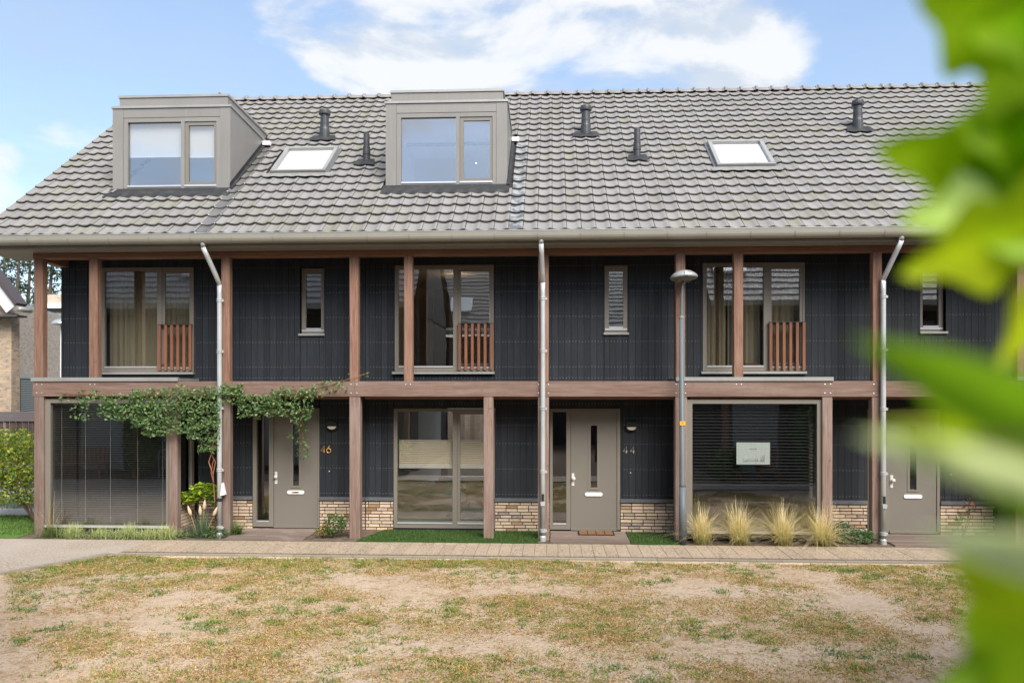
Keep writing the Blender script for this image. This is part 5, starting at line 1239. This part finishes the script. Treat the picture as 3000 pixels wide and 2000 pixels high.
gf = thing('rear_fence', 'brown plank garden fence glimpsed through the living room of house 44', 'fence', (-1, 15.5, 0))
for i in range(60): ubox('fence_plank', m_deck, gf, -7 + i * .2, -6.81 + i * .2, 15.49, 15.52, -.08, 1.9)
for i in range(5): bx('fence_post', m_deck, gf, -6.9 + i * 2.9, -6.8 + i * 2.9, 15.53, 15.62, -.08, 1.95)
leafy('rear_bush', 'sunlit yellow-green bush behind house 44, glimpsed under the pleated blind', ellip((-1.4, 13.2, .8), (1.0, .7, .8), 900, .4), .12, (.30, .36, .06), 'shrub', (-1.4, 13.2, -.08), stems=False)
op = thing('court_house', 'house block far behind the gap across the court, mirrored in the upper window of 44', 'house', (0, -26, 0), 'house rows across the court')
bx('wall', MATS['dark_timber'], op, -9, 9, -31, -23.2, -.05, 5.3)
b = MB()
for r_ in range(21):
    y0 = -22.6 - r_ * .2855; z0 = 5.5 + r_ * .2217
    b.add([(-9.4, y0, z0 + .05), (9.4, y0, z0 + .05), (9.4, y0 - .30, z0 + .24), (-9.4, y0 - .30, z0 + .24), (-9.4, y0, z0), (9.4, y0, z0)], [(1, 0, 3, 2), (0, 1, 5, 4)])
b.build('roof', m_tile, op, kind='stuff')
bx('gutter', m_gutter, op, -9.4, 9.4, -22.6, -22.45, 5.36, 5.52)
for x in (-4.6, 2.2): o = MB().cbox(-.55, .55, -.62, .62, -.05, .05, .01, 'y').build('skylight', m_white, op); o.matrix_basis = Matrix.Translation((x, -22.6 - 2.2 * .787, 5.5 + 2.2 * .611 + .14)) @ Matrix.Rotation(math.radians(-37.8), 4, 'X')
bn = thing('garden_bench', 'brown slatted bench across the court, mirrored in the left bay glass', 'bench', (-14.5, -9.75, 0))
for i in range(5): bx('seat_slat', m_slat, bn, -15.3, -13.7, -9.98 + i * .09, -9.91 + i * .09, .42, .45)
for i in range(12): bx('back_slat', m_slat, bn, -15.28 + i * .135, -15.21 + i * .135, -10.06, -10.03, .46, .92)
for x in (-15.25, -13.8):
    for y in (-9.98, -9.58): bx('leg', m_slat, bn, x, x + .06, y, y + .05, 0, .419)
for i in range(2):
    cx = 5.3 + i * 1.1
    ch = thing('garden_chair', ('wooden garden chair across the court mirrored left in the poster bay', 'wooden garden chair across the court mirrored right in the poster bay')[i], 'chair', (cx, -9.95, 0), 'wooden chairs across the court')
    bx('seat', m_slat, ch, cx - .3, cx + .3, -10.0, -9.72, .36, .40)
    for j in range(5): bx('back_slat', m_slat, ch, cx - .29 + j * .12, cx - .19 + j * .12, -10.08, -10.04, .40, .98)
    for x in (-.29, .24):
        for y in (-10.0, -9.77): bx('leg', m_slat, ch, cx + x, cx + x + .05, y, y + .05, 0, .359)
rk = thing('bicycle_rack', 'pale metal hoop bicycle rack across the court mirrored in the left bay', 'bike rack', (-11.6, -9.0, 0))
for i in range(3): MB().tube([(-12.1 + i * .5, -9.9, 0), (-12.1 + i * .5, -9.9, .75), (-12.05 + i * .5, -9.9, .85), (-11.75 + i * .5, -9.9, .85), (-11.7 + i * .5, -9.9, .75), (-11.7 + i * .5, -9.9, 0)], .022, 8).build('hoop', m_zinc, rk, True)

# ================================================================== NEAR TREE BESIDE THE CAMERA
tx, ty = 1.7, -14.8
tr = thing('near_tree', 'young broad-leaved tree at the right edge with blurred sunlit green leaves', 'tree', (tx, ty, -.05))
MB().tube([(tx, ty, -.06), (tx + .02, ty + .01, 1.5), (tx - .01, ty, 2.6), (tx + .03, ty, 3.9), (tx, ty + .05, 4.6)], [.05, .042, .034, .022, .008], 10).build('trunk', m_bark, tr, True)
def near_leaf(px, py, dist, Lpx, ang, roll, pitch, col, lobes=4, wid=.62, curl=.12):
    """centre pixel, distance along the view, length in pixels, in-picture angle of the tip (deg, 0 = left)"""
    c_ = atD(px, py, dist); L_ = .95 * Lpx / F * dist
    n_ = 26; vs_ = []; fs = []; cols = []
    for i in range(n_ + 1):
        t = i / n_; w = wid * .5 * (math.sin(math.pi * min(t ** .75, 1)) ** .8 if 0 < t < 1 else 0)
        w *= .80 + .20 * math.cos(t * lobes * 2 * math.pi) if lobes else 1
        x = -.5 + t; zc = curl * (x * x) * 1.6
        for sd in (-1, -.5, 0, .5, 1): vs_.append((x - abs(sd) * .05, sd * w, zc + abs(sd) * w * .22))
    for i in range(n_):
        for j in range(4): a = i * 5 + j; fs.append((a, a + 1, a + 6, a + 5))
    R3 = Matrix((( -cT, 0, sT), (-sT, 0, -cT), (0, 1, 0)))        # local x -> picture left, y -> up, z -> towards the camera
    Rl = Matrix.Rotation(math.radians(ang), 3, 'Z') @ Matrix.Rotation(math.radians(pitch), 3, 'Y') @ Matrix.Rotation(math.radians(roll), 3, 'X')
    Vw = [c_ + R3 @ (Rl @ (Vector(v) * L_)) for v in vs_]
    cc = [tuple(k * (1 + .4 * noise.noise(v * 22 + Vector((px, 0, 0))) + .15 * noise.noise(v * 90)) * (1.45 if i % 5 == 2 else 1) for k in col) for i, v in enumerate(Vw)]
    o = np_obj('leaf', [tuple(v) for v in Vw], fs, m_leafb, tr, cc)
    base = Vw[2]; e = Vector((tx, ty, base.z - .12))
    mid = base.lerp(e, .35) + Vector((.03, 0, -.01))
    MB().tube([base, mid, e], [.0012, .0022, .004], 6).build('twig', m_bark, tr, True)
    return o
LG, LY, LD, LP = (.26, .42, .006), (.38, .47, .010), (.16, .29, .012), (.66, .72, .62)  # LP: pale leaf underside, whitened to paint in glossy highlights
for a in ((2340, 70, .36, 560, 25, 30, 10, LG, 4, .8), (2420, 240, .38, 560, 40, -25, 15, LD, 4, .8), (2290, 385, .40, 740, 6, 20, -8, LG, 3, .56), (2350, 470, .38, 640, -10, -22, 10, LG, 3, .62), (2290, 545, .37, 520, -20, 18, 12, LY, 3, .6), (2390, 690, .37, 420, -55, 20, 5, LY, 3, .6), (2440, 330, .38, 600, 10, 10, 0, LG, 3, .8),
          (2235, 880, .26, 640, 26, 50, 10, LD, 0, .32), (2350, 985, .29, 640, 24, 24, 0, LG, 3, .56), (2190, 1040, .24, 480, 16, 60, 20, LP, 0, .34), (2110, 985, .24, 250, 6, 58, 0, LY, 0, .4),
          (2350, 1255, .27, 560, 14, 50, 0, LP, 0, .38), (2365, 1410, .30, 520, 50, 20, 10, LG, 3, .75), (2350, 1540, .31, 480, -20, -20, 10, LD, 3, .8), (2300, 1345, .29, 330, 30, 36, 0, LY, 0, .5), (2460, 30, .36, 600, -10, 20, 0, LG, 3, .8), (2420, 1130, .30, 420, 10, 40, 0, LD, 0, .6)):
    near_leaf(*a)
# fallen leaves on the lawn
for i, (px, py) in enumerate(((100, 1325), (64, 1320), (420, 1392), (1180, 1450), (1410, 1558), (1905, 1392), (70, 1350), (860, 1370), (2210, 1370))):
    q = onZ(px, py, -.02); z_ = lawn_h(q.x, q.y) + .012; s_ = .03
    o = MB().add([(q.x - s_, q.y, z_), (q.x, q.y - s_ * .6, z_ + .012), (q.x + s_, q.y, z_ + .004), (q.x, q.y + s_ * .6, z_ + .014)], [(0, 1, 2), (0, 2, 3)]).build('fallen_leaf', mat('orange_leaf', (.50, .20, .06), .7), None)
    tag(o, 'small fallen orange leaf lying on the dry lawn', 'leaf', 'fallen leaves on the lawn')
